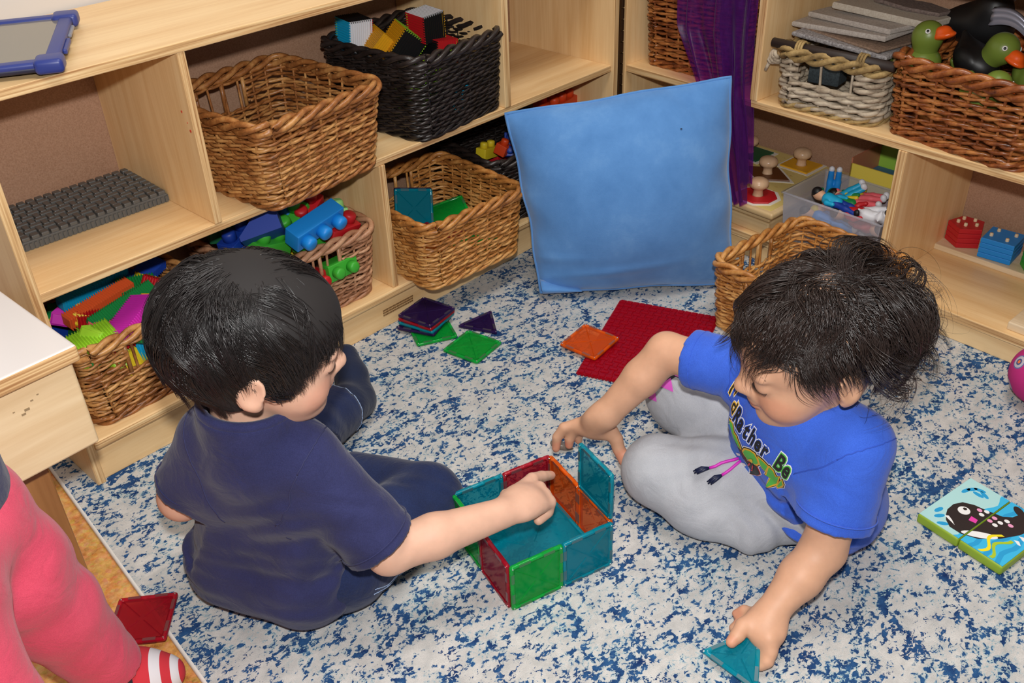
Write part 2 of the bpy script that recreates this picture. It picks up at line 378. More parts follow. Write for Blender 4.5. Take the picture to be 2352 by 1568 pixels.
def basket(label, m, loc, rotz, w, d, taper, h, rows=None, sr=.0033, group='wicker baskets', handles=(), rope=False, tilt=(0, 0), rim_m=None, seed=1, stake_gap=.031):
    rg = random.Random(seed); t = thing('rope_basket' if rope else 'wicker_basket', label, 'basket', loc, group=group, rot=(tilt[0], tilt[1], rotz))
    P, N, tot = rrect(w, d, .03, 8); ns = int(round(tot/stake_gap/4))*4; pitch = sr*3.15; rows = rows or int((h-.022)/pitch)
    P, N, tot = rrect(1, 1, .1, ns)
    lean = (1-taper)
    def ring(z, n, off=0):
        k = taper+lean*(z/h); return rrect(w*k, d*k, .028, n)
    # stakes
    for i in range(ns):
        if rope and i % 2: continue
        pts = []
        for z in np.linspace(.004, h-.006, 7):
            p, n_, _ = ring(z, ns*4); q = p[i*4]-n_[i*4]*.001
            pts.append((q[0], q[1], z))
        MB().tube(pts, sr*.75, 5, cap=False).build('stake', m, t, True)
    npt = ns*5
    def hole(x, y, z):
        for (sx, sy, wid, z0, z1) in handles:
            c = (x if sx == 0 else y); s_ = (y*sy if sx == 0 else x*sx)
            if s_ > 0.6*(d/2 if sx == 0 else w/2) and abs(c) < wid/2 and z0 < z < z1: return True
        return False
    for r_ in range(rows):
        z = .006+(h-.024)*(r_+.5)/rows; mb = MB()
        p, n_, _ = ring(z, npt); ph0 = rg.random()*.6+(math.pi if r_ % 2 else 0)*.5
        for st_ in (0, 1):
            th = np.arange(npt)/5*math.pi+st_*math.pi+ph0
            rr = sr*(1+.18*np.sin(np.arange(npt)*.37+rg.random()*6))*(.84 if not rope else 1.1)
            wob = np.sin(np.arange(npt)*.11+rg.random()*6)*sr*.35
            a = sr*1.0
            Q = np.stack([p[:, 0]+n_[:, 0]*a*1.25*np.cos(th), p[:, 1]+n_[:, 1]*a*1.25*np.cos(th), z+wob+a*.55*np.sin(th)], 1)
            keep = np.array([not hole(q[0], q[1], z) for q in Q])
            if keep.all(): mb.tube(Q, rr, 6, closed=True)
            else:
                s0 = int(np.argmin(keep)); Q2 = np.roll(Q, -s0, 0); k2 = np.roll(keep, -s0); r2 = np.roll(rr, -s0); i = 0
                while i < npt:
                    if k2[i]:
                        j = i
                        while j < npt and k2[j]: j += 1
                        if j-i > 2: mb.tube(Q2[i:j], r2[i:j], 6)
                        i = j
                    else: i += 1
        mb.build('weaver', m, t, True)
    # braided rim: three twisted strands, sagging a little between corners
    for z0, nm, kk in ((h-.010, 'rim_braid', 1.45), (.006, 'base_braid', 1.0)):
        p, n_, tt = ring(z0, npt)
        mb = MB()
        for st_ in range(3):
            th = np.arange(npt)/npt*2*math.pi*round(tt/.11)+st_*2*math.pi/3
            rr = sr*1.2*kk; Q = np.stack([p[:, 0]+n_[:, 0]*rr*np.cos(th), p[:, 1]+n_[:, 1]*rr*np.cos(th), z0+rr*1.35*np.sin(th)], 1)
            mb.tube(Q, rr*.92, 6, closed=True)
        mb.build(nm, rim_m or m, t, True)
    for (sx, sy, wid, z0, z1) in (() if rope else handles):     # upright staves and lining of each hand hole
        for u in (-wid/2, wid*.04, wid/2):
            k = taper+lean*(z0+z1)/2/h
            x, y = ((u, sy*d/2*k) if sx == 0 else (sx*w/2*k, u))
            MB().tube([(x, y, z0-.006), (x, y, z1+.006)], sr*1.15, 6).build('handle_stave', m, t, True)
    # woven floor of the basket
    kb = taper; mb = MB(); nn = int(d*kb/.012)
    for i in range(nn):
        y = -d*kb/2+.014+(d*kb-.028)*i/max(1, nn-1); xs = np.linspace(-w*kb/2+.006, w*kb/2-.006, 24)
        mb.tube([(x, y, .006+.0022*math.sin(j*1.5+i*math.pi)) for j, x in enumerate(xs)], .0058, 5)
    mb.build('floor_weave', m, t, True)
    return t
HH = lambda sx, sy, h, wid=.085: (sx, sy, wid, h-.062, h-.024)
bA = basket('empty brown wicker basket with hand hole, hanging over the middle shelf edge', WK_brown, (.842, .094, .342), R(5), .268, .279, .88, .150, handles=((0, 1, .10, .082, .122),), seed=1)
bB = basket('black wicker basket of ridged cubes on the middle shelf', WK_black, (1.188, .118, .342), R(5), .25, .25, .93, .158, rows=17, seed=2)
bC = basket('honey-coloured wicker basket of magnetic tiles on the bottom shelf', WK_honey, (1.143, .045, .078), R(-4), .25, .27, .92, .143, handles=((0, 1, .09, .082, .120),), seed=3)
bD = basket('black wicker basket partly behind the blue cushion', WK_black, (1.43, .125, .078), R(-12), .25, .27, .92, .15, rows=16, seed=4)
bE = basket('rosy wicker basket of big studded blocks on the bottom shelf', WK_rose, (.838, .135, .078), R(-2), .262, .25, .9, .145, handles=((0, -1, .09, .085, .122),), seed=5)
bF = basket('wicker basket full of bristle blocks beside the white table', WK_brown, (.508, .142, .078), R(2), .262, .265, .9, .150, handles=((0, -1, .10, .082, .122),), seed=6)
bG = basket('honey wicker basket on the rug behind the curly-haired child', WK_honey, (1.478, -.606, 0), R(-8), .262, .25, .93, .145, handles=((0, 1, .085, .085, .122), (-1, 0, .085, .085, .122)), seed=7)
bH = basket('wicker basket behind the sheer purple cloth', WK_red, UP(.165, .165, .340), PSI+R(2), .27, .27, .92, .21, seed=8)
bJ = basket('glossy red-brown wicker basket of green ducks', WK_red, UP(.765, .135, .340), PSI-R(7), .27, .262, .92, .140, sr=.0039, seed=9)
bI = basket('grey rope basket with dark wooden rails, holding slabs', WK_grey, UP(.497, .137, .340), PSI+R(3), .212, .262, .93, .115, sr=.0037, rope=True, handles=((0, -1, .105, .055, .118),), rim_m=WK_grass, seed=10)
# dark rails and lashings of the rope basket
M_rail = mat('dark_rail', srgb(46, 36, 32), .55)
for sy in (-1, 1):
    y = sy*.122
    MB().tube([(-.122, y, .117), (.122, y, .117)], .0088, 10).build('rail', M_rail, bI, True)
    for x in (-.062, .062):
        mb = MB()
        for k in range(3): mb.tube([(x+(k-1)*.0055+.011*math.cos(a)*0, y+.0115*math.cos(a), .116+.0125*math.sin(a)) for a in np.linspace(0, 2*math.pi, 13)[:-1]], .0028, 5, closed=True)
        mb.build('lashing', WK_grass, bI, True)
kn = MB()
for a0 in range(3): kn.tube([(-.112+.008*math.cos(a+a0), -.128-.008*math.sin(a*2+a0), .092+.010*math.sin(a)) for a in np.linspace(0, 6, 14)], .0042, 6)
kn.tube([(-.118, -.132, .086), (-.124, -.136, .066)], [.004, .003], 6)
kn.build('rope_knot', WK_grey, bI, True)

# ------------------------------------------------------------------ magnetic tiles
TS = .080
def tile(color, label, loc, rot, shape='square', size=TS, group='magnetic tiles', name='magnetic_tile'):
    t = thing(name, label, 'tile', loc, group=group, rot=rot)
    if shape == 'square': po = [(-.5, -.5), (.5, -.5), (.5, .5), (-.5, .5)]
    else: po = [(-.5, -.2887), (.5, -.2887), (0, .5774)]
    po = [(p[0]*size, p[1]*size) for p in po]; n = len(po); c = np.array(po); th = .0062
    cc = []                                    # rounded corners
    for i in range(n):
        a, b, d = c[i-1], c[i], c[(i+1) % n]; e = (a-b)/np.linalg.norm(a-b); g = (d-b)/np.linalg.norm(d-b); r_ = .0035
        cc += [tuple(b+e*r_), tuple(b+(e+g)*r_*.28), tuple(b+g*r_)]
    k = 1-.0115/size*(1 if n == 4 else 1.75)
    inn = [(p[0]*k, p[1]*k) for p in cc]; m = len(cc); mb = MB(); bv = .0012
    k2 = 1-2*bv/size; top = [(p[0]*k2, p[1]*k2) for p in cc]
    rings = [(inn, -th/2+.0006), (top, -th/2), (cc, -th/2+bv), (cc, th/2-bv), (top, th/2), (inn, th/2-.0006)]
    vs = [(p[0], p[1], z) for pl, z in rings for p in pl]; q = len(rings)
    mb.add(vs, [(r_*m+i, r_*m+(i+1) % m, ((r_+1) % q)*m+(i+1) % m, ((r_+1) % q)*m+i) for r_ in range(q) for i in range(m)])
    mb.build('frame', M_tilef[color], t, True)
    pl = MB().prism(inn, -.0018, .0018)
    # moulded diagonal ribs on the plate
    for i in range(n):
        a = np.array(po[i])*k; mbv = np.array([-a[1], a[0]])/np.linalg.norm(a)*.0008
        pl.add([tuple(a*.1+mbv)+(.0019,), tuple(a*.97+mbv)+(.0019,), tuple(a*.97-mbv)+(.0019,), tuple(a*.1-mbv)+(.0019,), tuple(a*.1)+(.0027,), tuple(a*.97)+(.0027,)], [(0, 4, 5, 1), (3, 2, 5, 4), (1, 5, 2), (0, 3, 4)])
    pl.build('plate', M_tile[color], t)
    for i in range(n):
        a, b = c[i], c[(i+1) % n]; e = (b-a)/np.linalg.norm(b-a); nn = np.array([e[1], -e[0]])
        L = np.linalg.norm(b-a); fr = (.27, .73)
        for f in fr:
            p = a+(b-a)*f-nn*.0028
            MB().box(-.0085*size/TS, .0085*size/TS, -.0022, .0022, -.00318, .00318, M=T(p[0], p[1], 0, math.atan2(e[1], e[0]))).build('magnet', M_magnet[color], t)
        p = a*(1-.085)
        MB().lathe([(.0011, -th/2-.0002), (.0013, -th/2), (.0013, th/2), (.0008, th/2+.0003)], 8, M=T(p[0], p[1], 0)).build('rivet', M_steel, t, True)
    return t
# the little house of tiles
F0 = np.array((.605, -.666)); e1 = np.array((.9548, -.2972)); e2 = np.array((.2972, .9548)); HA = math.atan2(e1[1], e1[0])
def hp(a, b): return F0+e1*a+e2*b
def wall(color, label, a, b, along, z=.0401, lean=0):
    p = hp(a, b); return tile(color, label, (p[0], p[1], z), (R(90)+lean, 0, HA+(0 if along == 1 else R(90))), group='tiles of the open house')
p = hp(.08, .08); big = tile('teal', 'large teal tile lying flat as the floor of the tile house', (p[0], p[1], .0045), (0, 0, HA), size=.155, group='tiles of the open house')
wall('green', 'green upright tile in the front wall of the tile house', .04, 0, 1)
wall('teal', 'teal upright tile beside the green one in the house front', .12, 0, 1)
wall('red', 'red upright tile in the side wall under the pointing arm', 0, .043, 2)
wall('green', 'green upright tile in the side wall next to the navy knee', 0, .123, 2)
wall('teal', 'teal upright tile in the back wall of the tile house', .04, .163, 1)
wall('red', 'red upright tile in the back wall touching the orange wall', .12, .163, 1)
wall('orange', 'orange upright tile at the back of the house side wall', .16, .123, 2)
wall('orange', 'orange upright tile below the raised teal tile', .16, .043, 2)
wall('teal', 'teal tile standing on top of the orange wall', .1605, .043, 2, z=.1205)
# loose tiles on the rug and floor
tile('green', 'loose green tile lying on the rug beside the purple triangle', (1.012, -.182, .0042), (0, 0, R(9)))
tile('purple', 'purple triangular tile lying on the rug', (1.0813, -.139, .0042), (0, 0, R(-68)), 'tri', .083)
tile('orange', 'orange tile resting on the corner of the red woven plate', (1.156, -.348, .0135), (R(1), R(-3), R(4)))
tile('green', 'green tile at the bottom of the small stack by the shelf', (1.000, -.083, .0042), (0, 0, R(-27)))
tile('purple', 'purple tile inside the small stack by the shelf', (1.006, -.055, .0108), (0, 0, R(22)))
tile('teal', 'teal tile near the top of the small stack by the shelf', (1.010, -.058, .0174), (0, 0, R(14)))
tile('red', 'red tile just under the purple top of the stack', (1.011, -.058, .024), (0, 0, R(11)))
tile('purple', 'dark purple tile on top of the small stack by the shelf', (1.012, -.058, .0306), (0, 0, R(9)))
tile('red', 'dark red tile lying between cork floor and rug edge', (.263, -.311, .0055), (0, R(-2), R(-42)))
tile('teal', 'teal tile lying on the rug behind the navy-clad child\'s knee', (.665, -.350, .0042), (0, 0, R(-52)))
# tiles inside the honey basket
tile('teal', 'teal tile leaning on edge inside the honey basket', (1.140, .105, .155), (R(62), R(10), R(-28)), group='tiles in the honey basket')
tile('purple', 'purple tile leaning behind the teal one in the basket', (1.150, .118, .150), (R(60), R(10), R(-28)), group='tiles in the honey basket')
tile('green', 'green tile lying tilted inside the honey basket', (1.205, .07, .130), (R(14), R(-12), R(-30)), group='tiles in the honey basket')
tile('red', 'red tile lying under the green one inside the basket', (1.155, .045, .118), (R(10), R(8), R(15)), group='tiles in the honey basket')
tile('orange', 'orange tile deep inside the honey basket', (1.12, .01, .10), (R(5), R(18), R(40)), group='tiles in the honey basket')
tile('green', 'green tile deep inside the honey basket by its front', (1.18, -.02, .102), (R(-5), R(8), R(20)), group='tiles in the honey basket')

# ------------------------------------------------------------------ woven plates (waffle boards)
def waffle(label, m, loc, rot, w, d, th, cell, name='building_plate'):
    t = thing(name, label, 'building plate', loc, group='woven building plates', rot=rot)
    MB().bbox(-w/2, w/2, -d/2, d/2, 0, th*.72, b=.0015, seg=1).build('slab', m, t)
    nx, ny = int(w/cell), int(d/cell); cx, cy = w/nx, d/ny; mb = MB()
    for i in range(nx):
        for j in range(ny):
            x, y = -w/2+cx*(i+.5), -d/2+cy*(j+.5); a, b = (.62, .30) if (i+j) % 2 else (.30, .62)
            mb.bbox(x-cx*a, x+cx*a, y-cy*b*.92, y+cy*b*.92, th*.5, th, b=.0016, seg=1) if (0 < i < nx-1 and 0 < j < ny-1) else mb.bbox(x-cx*.4, x+cx*.4, y-cy*.4, y+cy*.4, th*.5, th, b=.0016, seg=1)
    for i in range(nx*2):                       # toothed rim
        x = -w/2+w*(i+.5)/(nx*2)
        for s_ in (-1, 1): mb.box(x-.0022, x+.0022, s_*d/2-.002, s_*d/2+.002, .001, th*.55)
    for j in range(ny*2):
        y = -d/2+d*(j+.5)/(ny*2)
        for s_ in (-1, 1): mb.box(s_*w/2-.002, s_*w/2+.002, y-.0022, y+.0022, .001, th*.55)
    o = mb.build('raised_weave', m, t); o['kind'] = 'stuff'; return t
waffle('grey plastic woven building plate on the middle shelf', mat('grey_plastic', srgb(92, 92, 90), .4), (.524, .212, .342), (0, 0, R(-2)), .252, .145, .020, .0145)
aa = math.atan2(.096, .253)
waffle('translucent red woven building plate lying on the rug', translucent('red_plate', srgb(196, 16, 42), .38), (1.234, -.430, .0005), (0, 0, aa), .268, .196, .0065, .0125)

# ------------------------------------------------------------------ implicit surfaces (smooth unions of tapered limbs, meshed by surface nets)
class Sdf:
    def __init__(s): s.p = []
    def _add(s, kind, prm, k, op, c, r): s.p.append((kind, prm, k, op, np.array(c, float), float(r))); return s
    def cap(s, a, b, r1, r2=None, k=.01, op='u'):
        a = np.array(a, float); b = np.array(b, float); r2 = r1 if r2 is None else r2
        return s._add('c', (a, b, r1, r2), k, op, (a+b)/2, np.linalg.norm(b-a)/2+max(r1, r2))
    def chain(s, pts, rs, k=.01, op='u'):
        for i in range(len(pts)-1): s.cap(pts[i], pts[i+1], rs[i], rs[i+1], k, op)
        return s
    def ell(s, c, r, M=None, k=.01, op='u'):
        return s._add('e', (np.array(c, float), np.array(r, float), None if M is None else np.array(M, float)), k, op, c, max(r))
    def plane(s, c, n, k=.0, op='i', rad=9):      # keep the half space behind the plane
        n = np.array(n, float); n /= np.linalg.norm(n); return s._add('p', (np.array(c, float), n), k, op, c, rad)
    def disc(s, c, n, rad, ln, op='s', k=.0015):      # short cylinder starting at c along n
        n = np.array(n, float); n /= np.linalg.norm(n); c = np.array(c, float); return s._add('h', (c, n, rad, ln), k, op, c+n*ln/2, math.hypot(rad, ln/2))
    @staticmethod
    def d1(kind, prm, P):
        if kind == 'c':
            a, b, r1, r2 = prm; ba = b-a; h = np.clip((P-a)@ba/max(ba@ba, 1e-12), 0, 1)
            return np.linalg.norm(P-a-h[:, None]*ba, axis=1)-(r1+(r2-r1)*h)
        if kind == 'e':
            c, r, M = prm; Q = P-c
            if M is not None: Q = Q@M
            k0 = np.linalg.norm(Q/r, axis=1); k1 = np.linalg.norm(Q/(r*r), axis=1)
            return k0*(k0-1)/np.maximum(k1, 1e-9)
        if kind == 'h':
            c, n, rad, ln = prm; Q = P-c; a = Q@n; return np.maximum(np.maximum(-a, a-ln), np.linalg.norm(Q-a[:, None]*n, axis=1)-rad)
        c, n = prm; return (P-c)@n
    def ev(s, P, sel=None):
        d = np.full(len(P), 1.0)
        for i, (kind, prm, k, op, c, r) in enumerate(s.p):
            if sel is not None and i not in sel: continue
            e = s.d1(kind, prm, P)
            if op == 'u':
                if k > 0: h = np.maximum(k-np.abs(d-e), 0)/k; d = np.minimum(d, e)-h*h*k*.25
                else: d = np.minimum(d, e)
            elif op == 's':
                if k > 0: h = np.maximum(k-np.abs(d+e), 0)/k; d = np.maximum(d, -e)+h*h*k*.25
                else: d = np.maximum(d, -e)
            else: d = np.maximum(d, e)
        return d
    def mesh(s, h, disp=None, pad=.012, smooth=2):
        lo = np.min([c-r for (kd, _, _, op, c, r) in s.p if op == 'u'], 0)-pad; hi = np.max([c+r for (kd, _, _, op, c, r) in s.p if op == 'u'], 0)+pad
        B = 12; n = (np.ceil((hi-lo)/h/B).astype(int))*B; D = np.full(tuple(n+1), .05, np.float32)
        nb = n//B; hb = h*B*math.sqrt(3)/2
        ctr = np.stack(np.meshgrid(*[lo[i]+h*B*(np.arange(nb[i])+.5) for i in range(3)], indexing='ij'), -1).reshape(-1, 3)
        dc = s.ev(ctr); off = np.stack(np.meshgrid(*[np.arange(B+1)]*3, indexing='ij'), -1).reshape(-1, 3)
        bi = np.stack(np.meshgrid(*[np.arange(q) for q in nb], indexing='ij'), -1).reshape(-1, 3)
        for c, d0, b in zip(ctr, dc, bi):
            sl = tuple(slice(b[i]*B, b[i]*B+B+1) for i in range(3))
            if abs(d0) > hb*1.35+.012:
                if d0 < 0: D[sl] = np.where(D[sl] == np.float32(.05), -.05, D[sl])
                continue
            sel = {i for i, (kd, _, k, op, pc, r) in enumerate(s.p) if kd == 'p' or np.linalg.norm(c-pc)-r < hb+.035}
            P = lo+h*(b*B+off); v = s.ev(P, sel)
            if disp is not None: v = v+disp(P)
            D[sl] = v.reshape(B+1, B+1, B+1)
        sg = D < 0
        c8 = [sg[i:n[0]+i, j:n[1]+j, k:n[2]+k] for i in (0, 1) for j in (0, 1) for k in (0, 1)]
        any_ = c8[0].copy(); all_ = c8[0].copy()
        for q in c8[1:]: any_ |= q; all_ &= q
        act = np.argwhere(any_ & ~all_); idx = np.full(tuple(n), -1, np.int32); idx[tuple(act.T)] = np.arange(len(act))
        cor = np.array([(i, j, k) for i in (0, 1) for j in (0, 1) for k in (0, 1)])
        val = np.stack([D[tuple((act+q).T)] for q in cor], 1); acc = np.zeros((len(act), 3)); cnt = np.zeros(len(act))
        for a in range(8):
            for b in range(a+1, 8):
                if np.abs(cor[a]-cor[b]).sum() != 1: continue
                m = (val[:, a] < 0) != (val[:, b] < 0); t_ = val[m, a]/(val[m, a]-val[m, b])
                acc[m] += cor[a]+t_[:, None]*(cor[b]-cor[a]); cnt[m] += 1
        V = lo+h*(act+acc/cnt[:, None]); Fs = []
        for ax in range(3):
            u, w = (ax+1) % 3, (ax+2) % 3; sh = [slice(None)]*3; sh2 = [slice(None)]*3
            sh[ax] = slice(0, n[ax]); sh2[ax] = slice(1, n[ax]+1)
            for q in (u, w): sh[q] = slice(1, n[q]); sh2[q] = slice(1, n[q])
            A = sg[tuple(sh)]; Bq = sg[tuple(sh2)]; e = np.argwhere(A != Bq); flip = A[tuple(e.T)]
            e = e.copy(); e[:, u] += 1; e[:, w] += 1
            def cell(du, dw):
                f = e.copy(); f[:, u] += du; f[:, w] += dw; return idx[tuple(f.T)]
            q = np.stack([cell(-1, -1), cell(0, -1), cell(0, 0), cell(-1, 0)], 1); q[~flip] = q[~flip][:, ::-1]; Fs.append(q)
        Fq = np.concatenate(Fs); Fq = Fq[(Fq >= 0).all(1)]
        for _ in range(smooth):
            su = np.zeros_like(V); ct = np.zeros(len(V))
            for a in range(4):
                np.add.at(su, Fq[:, a], V[Fq[:, (a+1) % 4]]+V[Fq[:, a-1]]); np.add.at(ct, Fq[:, a], 2)
            V = V*.4+.6*su/np.maximum(ct, 1)[:, None]
        return V, Fq
def fastmesh(name, V, Fq, m, parent=None, smooth=True):
    me = bpy.data.meshes.new(name); me.vertices.add(len(V)); me.vertices.foreach_set('co', np.asarray(V, np.float32).ravel())
    k = Fq.shape[1]; me.loops.add(len(Fq)*k); me.loops.foreach_set('vertex_index', np.asarray(Fq, np.int32).ravel())
    me.polygons.add(len(Fq)); me.polygons.foreach_set('loop_start', np.arange(len(Fq), dtype=np.int32)*k)
    me.update(calc_edges=True); me.validate()
    me.polygons.foreach_set('use_smooth', [smooth]*len(me.polygons))
    for q in (m if isinstance(m, (list, tuple)) else [m]): me.materials.append(q)
    return link(name, me, parent)

# ------------------------------------------------------------------ bristle blocks
def bristle_mesh(L, w, th, pitch=.0042):
    core = MB().bbox(-L/2, L/2, -w/2, w/2, -th/2, th/2, b=.0012, seg=1)
    fin = MB(); n = int(L/pitch); f = .0022
    for i in range(n):
        x = -L/2+L*(i+.5)/n; g = pitch*.24
        fin.add([(x-g*1.5, -w/2, th/2), (x+g*1.5, -w/2, th/2), (x+g*1.5, w/2, th/2), (x-g*1.5, w/2, th/2), (x, -w/2-f, th/2+f), (x, w/2+f, th/2+f)], [(0, 1, 4), (1, 2, 5, 4), (2, 3, 5), (3, 0, 4, 5)])
        fin.add([(x-g*1.5, -w/2, -th/2), (x+g*1.5, -w/2, -th/2), (x+g*1.5, w/2, -th/2), (x-g*1.5, w/2, -th/2), (x, -w/2-f, -th/2-f), (x, w/2+f, -th/2-f)], [(0, 4, 1), (1, 4, 5, 2), (2, 5, 3), (3, 5, 4, 0)])
        for s_ in (-1, 1): fin.add([(x-g, s_*w/2, -th/2), (x+g, s_*w/2, -th/2), (x+g, s_*w/2, th/2), (x-g, s_*w/2, th/2), (x, s_*(w/2+f), -th/2-f), (x, s_*(w/2+f), th/2+f)], [(0, 1, 4), (1, 2, 5, 4), (2, 3, 5), (3, 0, 4, 5)])
    return core, fin
BR = {}
def bristle(color, label, loc, rot, kind='brick', group='bristle blocks in the full basket'):
    dims = dict(brick=(.062, .030, .016), bar=(.125, .020, .020), plate=(.092, .046, .014), small=(.036, .030, .015), wide=(.07, .05, .016))[kind]
    t = thing('bristle_block', label, 'toy block', loc, group=group, rot=tuple(R(a) for a in rot))
    if kind not in BR: BR[kind] = bristle_mesh(*dims)
    c, f = BR[kind]; c.build('core', PL[color], t); f.build('bristles', PL[color], t); return t
bl = [ # colour, label, position, rotation, kind
 ('cyan', 'long cyan bristle bar lying at the back of the heap', (.535, .168, .243), (20, -4, 8), 'bar'),
 ('orange', 'orange bristle bar below the long cyan bar', (.524, .132, .229), (15, -3, 10), 'bar'),
 ('green', 'long dark green bristle bar in the middle of the heap', (.545, .098, .226), (40, -3, 12), 'bar'),
 ('magenta', 'magenta bristle plate on top of the heap', (.530, .035, .232), (-14, -16, 24), 'plate'),
 ('red', 'dark red bristle block left of the green bar', (.468, .088, .217), (12, 8, -20), 'wide'),
 ('lime', 'lime bristle brick lying by the basket rim near the table', (.432, .018, .222), (8, -4, -4), 'wide'),
 ('lime', 'lime bristle brick under its lime twin by the rim', (.430, .012, .206), (4, 2, 6), 'wide'),
 ('lime', 'small lime bristle block between red block and magenta plate', (.477, .055, .224), (20, 30, 40), 'small'),
 ('green', 'green bristle brick under the lime twins', (.420, .035, .198), (-8, 14, 30), 'brick'),
 ('pink', 'pink bristle block peeking out beside the magenta plate', (.512, .078, .214), (10, 12, 16), 'brick'),
 ('yellow', 'yellow bristle block standing near the back left of the heap', (.463, .133, .218), (20, 10, 60), 'brick'),
 ('magenta', 'magenta bristle block half hidden by the table edge', (.440, .160, .214), (20, 20, 60), 'brick'),
 ('green', 'bright green bristle brick behind the long green bar', (.594, .140, .226), (30, 10, -10), 'brick'),
 ('blue', 'blue bristle block at the end of the cyan bar', (.602, .178, .222), (35, 25, 40), 'small'),
 ('yellow', 'small yellow bristle block behind the bright green brick', (.620, .156, .218), (10, 30, 10), 'small'),
 ('red', 'red bristle brick slanting beside the child\'s hair', (.618, .108, .222), (60, 20, -50), 'brick'),
 ('blue', 'blue bristle brick lying at the back corner of the heap', (.632, .175, .226), (20, -10, 20), 'brick'),
 ('blue', 'dark blue bristle block right of the magenta plate', (.588, .055, .212), (10, 40, 50), 'small'),
 ('amber', 'amber bristle block at the front rim near the hair', (.580, .018, .216), (20, -30, 60), 'wide'),
 ('green', 'green bristle plate under the magenta plate', (.545, .018, .214), (-10, -16, 26), 'brick'),
 ('red', 'red bristle brick at the front rim under the magenta plate', (.492, .016, .205), (0, 10, 18), 'brick'),
 ('yellow', 'pale yellow bristle brick seen through the hand hole', (.520, .030, .166), (70, 0, 20), 'brick'),
 ('cyan', 'cyan bristle brick seen through the hand hole by the stave', (.560, .028, .170), (80, 0, 5), 'wide'),
 ('lime', 'lime bristle brick seen through the hand hole', (.497, .034, .178), (60, 20, 30), 'brick'),
 ('cyan', 'cyan bristle brick low behind the hand hole', (.500, .075, .160), (20, 0, 80), 'brick'),
]
for a in bl:
    x, y, z = a[2]; x = x-.036 if x > .472 else x
    bristle(a[0], a[1], (max(x, .428), max(y, .044 if a[4] in ('wide', 'plate') else .038), z-.008), a[3], a[4])
fill = MB()        # the blocks buried out of sight: a heap under the visible ones
random.seed(11)
for i in range(60):
    fill.bbox(-.03, .03, -.014, .014, -.008, .008, b=.001, seg=1, M=T(.508+random.uniform(-.085, .085), .142+random.uniform(-.08, .085), .102+random.uniform(0, .085), random.uniform(0, 6), random.uniform(-.6, .6), random.uniform(-.6, .6)), mi=i % 5)
o = fill.build('buried_blocks', [PL['green'], PL['red'], PL['blue'], PL['lime'], PL['yellow']]); tag(o, 'mixed bristle blocks buried deep in the full wicker basket', 'toy blocks', kind='stuff')

# ------------------------------------------------------------------ big studded blocks
def mega(color, label, loc, rot, nx, ny=1, u=.032, h=.030, group='big studded blocks in the rosy basket', slope=False):
    t = thing('stud_block', label, 'toy block', loc, group=group, rot=tuple(R(a) for a in rot)); m = PL[color]; w, d = nx*u, ny*u
    if slope: MB().add([(-w/2, -d/2, 0), (w/2, -d/2, 0), (w/2, d/2, 0), (-w/2, d/2, 0), (-w/2, -d/2, h), (w*.05, -d/2, h), (w*.05, d/2, h), (-w/2, d/2, h), (w/2, -d/2, h*.25), (w/2, d/2, h*.25)], [(3, 2, 1, 0), (0, 1, 8, 5, 4), (2, 3, 7, 6, 9), (0, 4, 7, 3), (4, 5, 6, 7), (5, 8, 9, 6), (1, 2, 9, 8)]).build('body', m, t)
    else: autosmooth(MB().bbox(-w/2, w/2, -d/2, d/2, 0, h, b=.0018).build('body', m, t))
    for i in range(nx):
        for j in range(ny):
            if slope and i > nx/2-.6: continue
            r = u*.345; MB().lathe([(r, -.002), (r, r*.95), (r*.93, r*1.2), (r*.75, r*1.36), (r*.3, r*1.42)], 18, M=T(-w/2+u*(i+.5), -d/2+u*(j+.5), h)).build('stud', m, t, True)
    return t
mega('sky', 'sky blue three-stud block lying on its side on the heap', (.838, .030, .268), (112, -7, 6), 3, u=.037, h=.032)
mega('royal', 'dark blue sloped block beside the sky blue one', (.760, .050, .255), (40, 12, 150), 2, 2, u=.036, h=.034, slope=True)
mega('red', 'red block standing behind the sky blue three-stud block', (.872, .085, .246), (20, -25, 20), 2, 1, u=.036)
mega('red', 'red block under the studs of the sky blue block', (.900, .040, .208), (20, 10, 10), 2, 1, u=.036)
mega('grass', 'green block squeezed between red and sky blue blocks', (.842, .080, .240), (10, -30, 16), 2, 1, u=.036)
mega('sky', 'sky blue block with a stud poking up behind the dark blue one', (.806, .100, .236), (40, 0, 30), 2, 1, u=.036)
mega('navy', 'navy blue block deep in shadow under the shelf', (.846, .150, .238), (10, 20, 40), 2, 2, u=.036)
mega('grass', 'green block below the dark blue sloped block', (.765, .060, .218), (10, 15, 10), 2, 1, u=.036)
mega('royal', 'dark blue block at the far left of the heap', (.742, .105, .228), (0, -10, 20), 2, 1, u=.036)
mega('dgreen', 'dark green block in shadow behind the child\'s head', (.745, .15, .228), (0, 10, -20), 2, 1, u=.036)
mega('grass', 'green block lying under the dangling studs', (.850, .045, .206), (0, 0, 10), 2, 1, u=.036)
mega('palegreen', 'pale green block near the right rim of the basket', (.928, .065, .215), (0, 20, 60), 2, 1)
mega('grass', 'green block seen through the rosy basket\'s hand hole', (.880, .035, .158), (85, 0, 0), 2, 1)
mega('red', 'red block low beside the rosy basket\'s hand hole', (.815, .040, .150), (85, 0, 10), 2, 1)
mega('blue', 'blue block at the bottom of the rosy basket', (.83, .12, .10), (0, 0, 30), 3, 2)
mega('yellow', 'yellow block at the bottom of the rosy basket', (.88, .15, .135), (0, 8, 80), 3, 2)
mega('sky', 'sky blue block at the back of the rosy basket', (.79, .17, .15), (0, 0, 10), 3, 2)
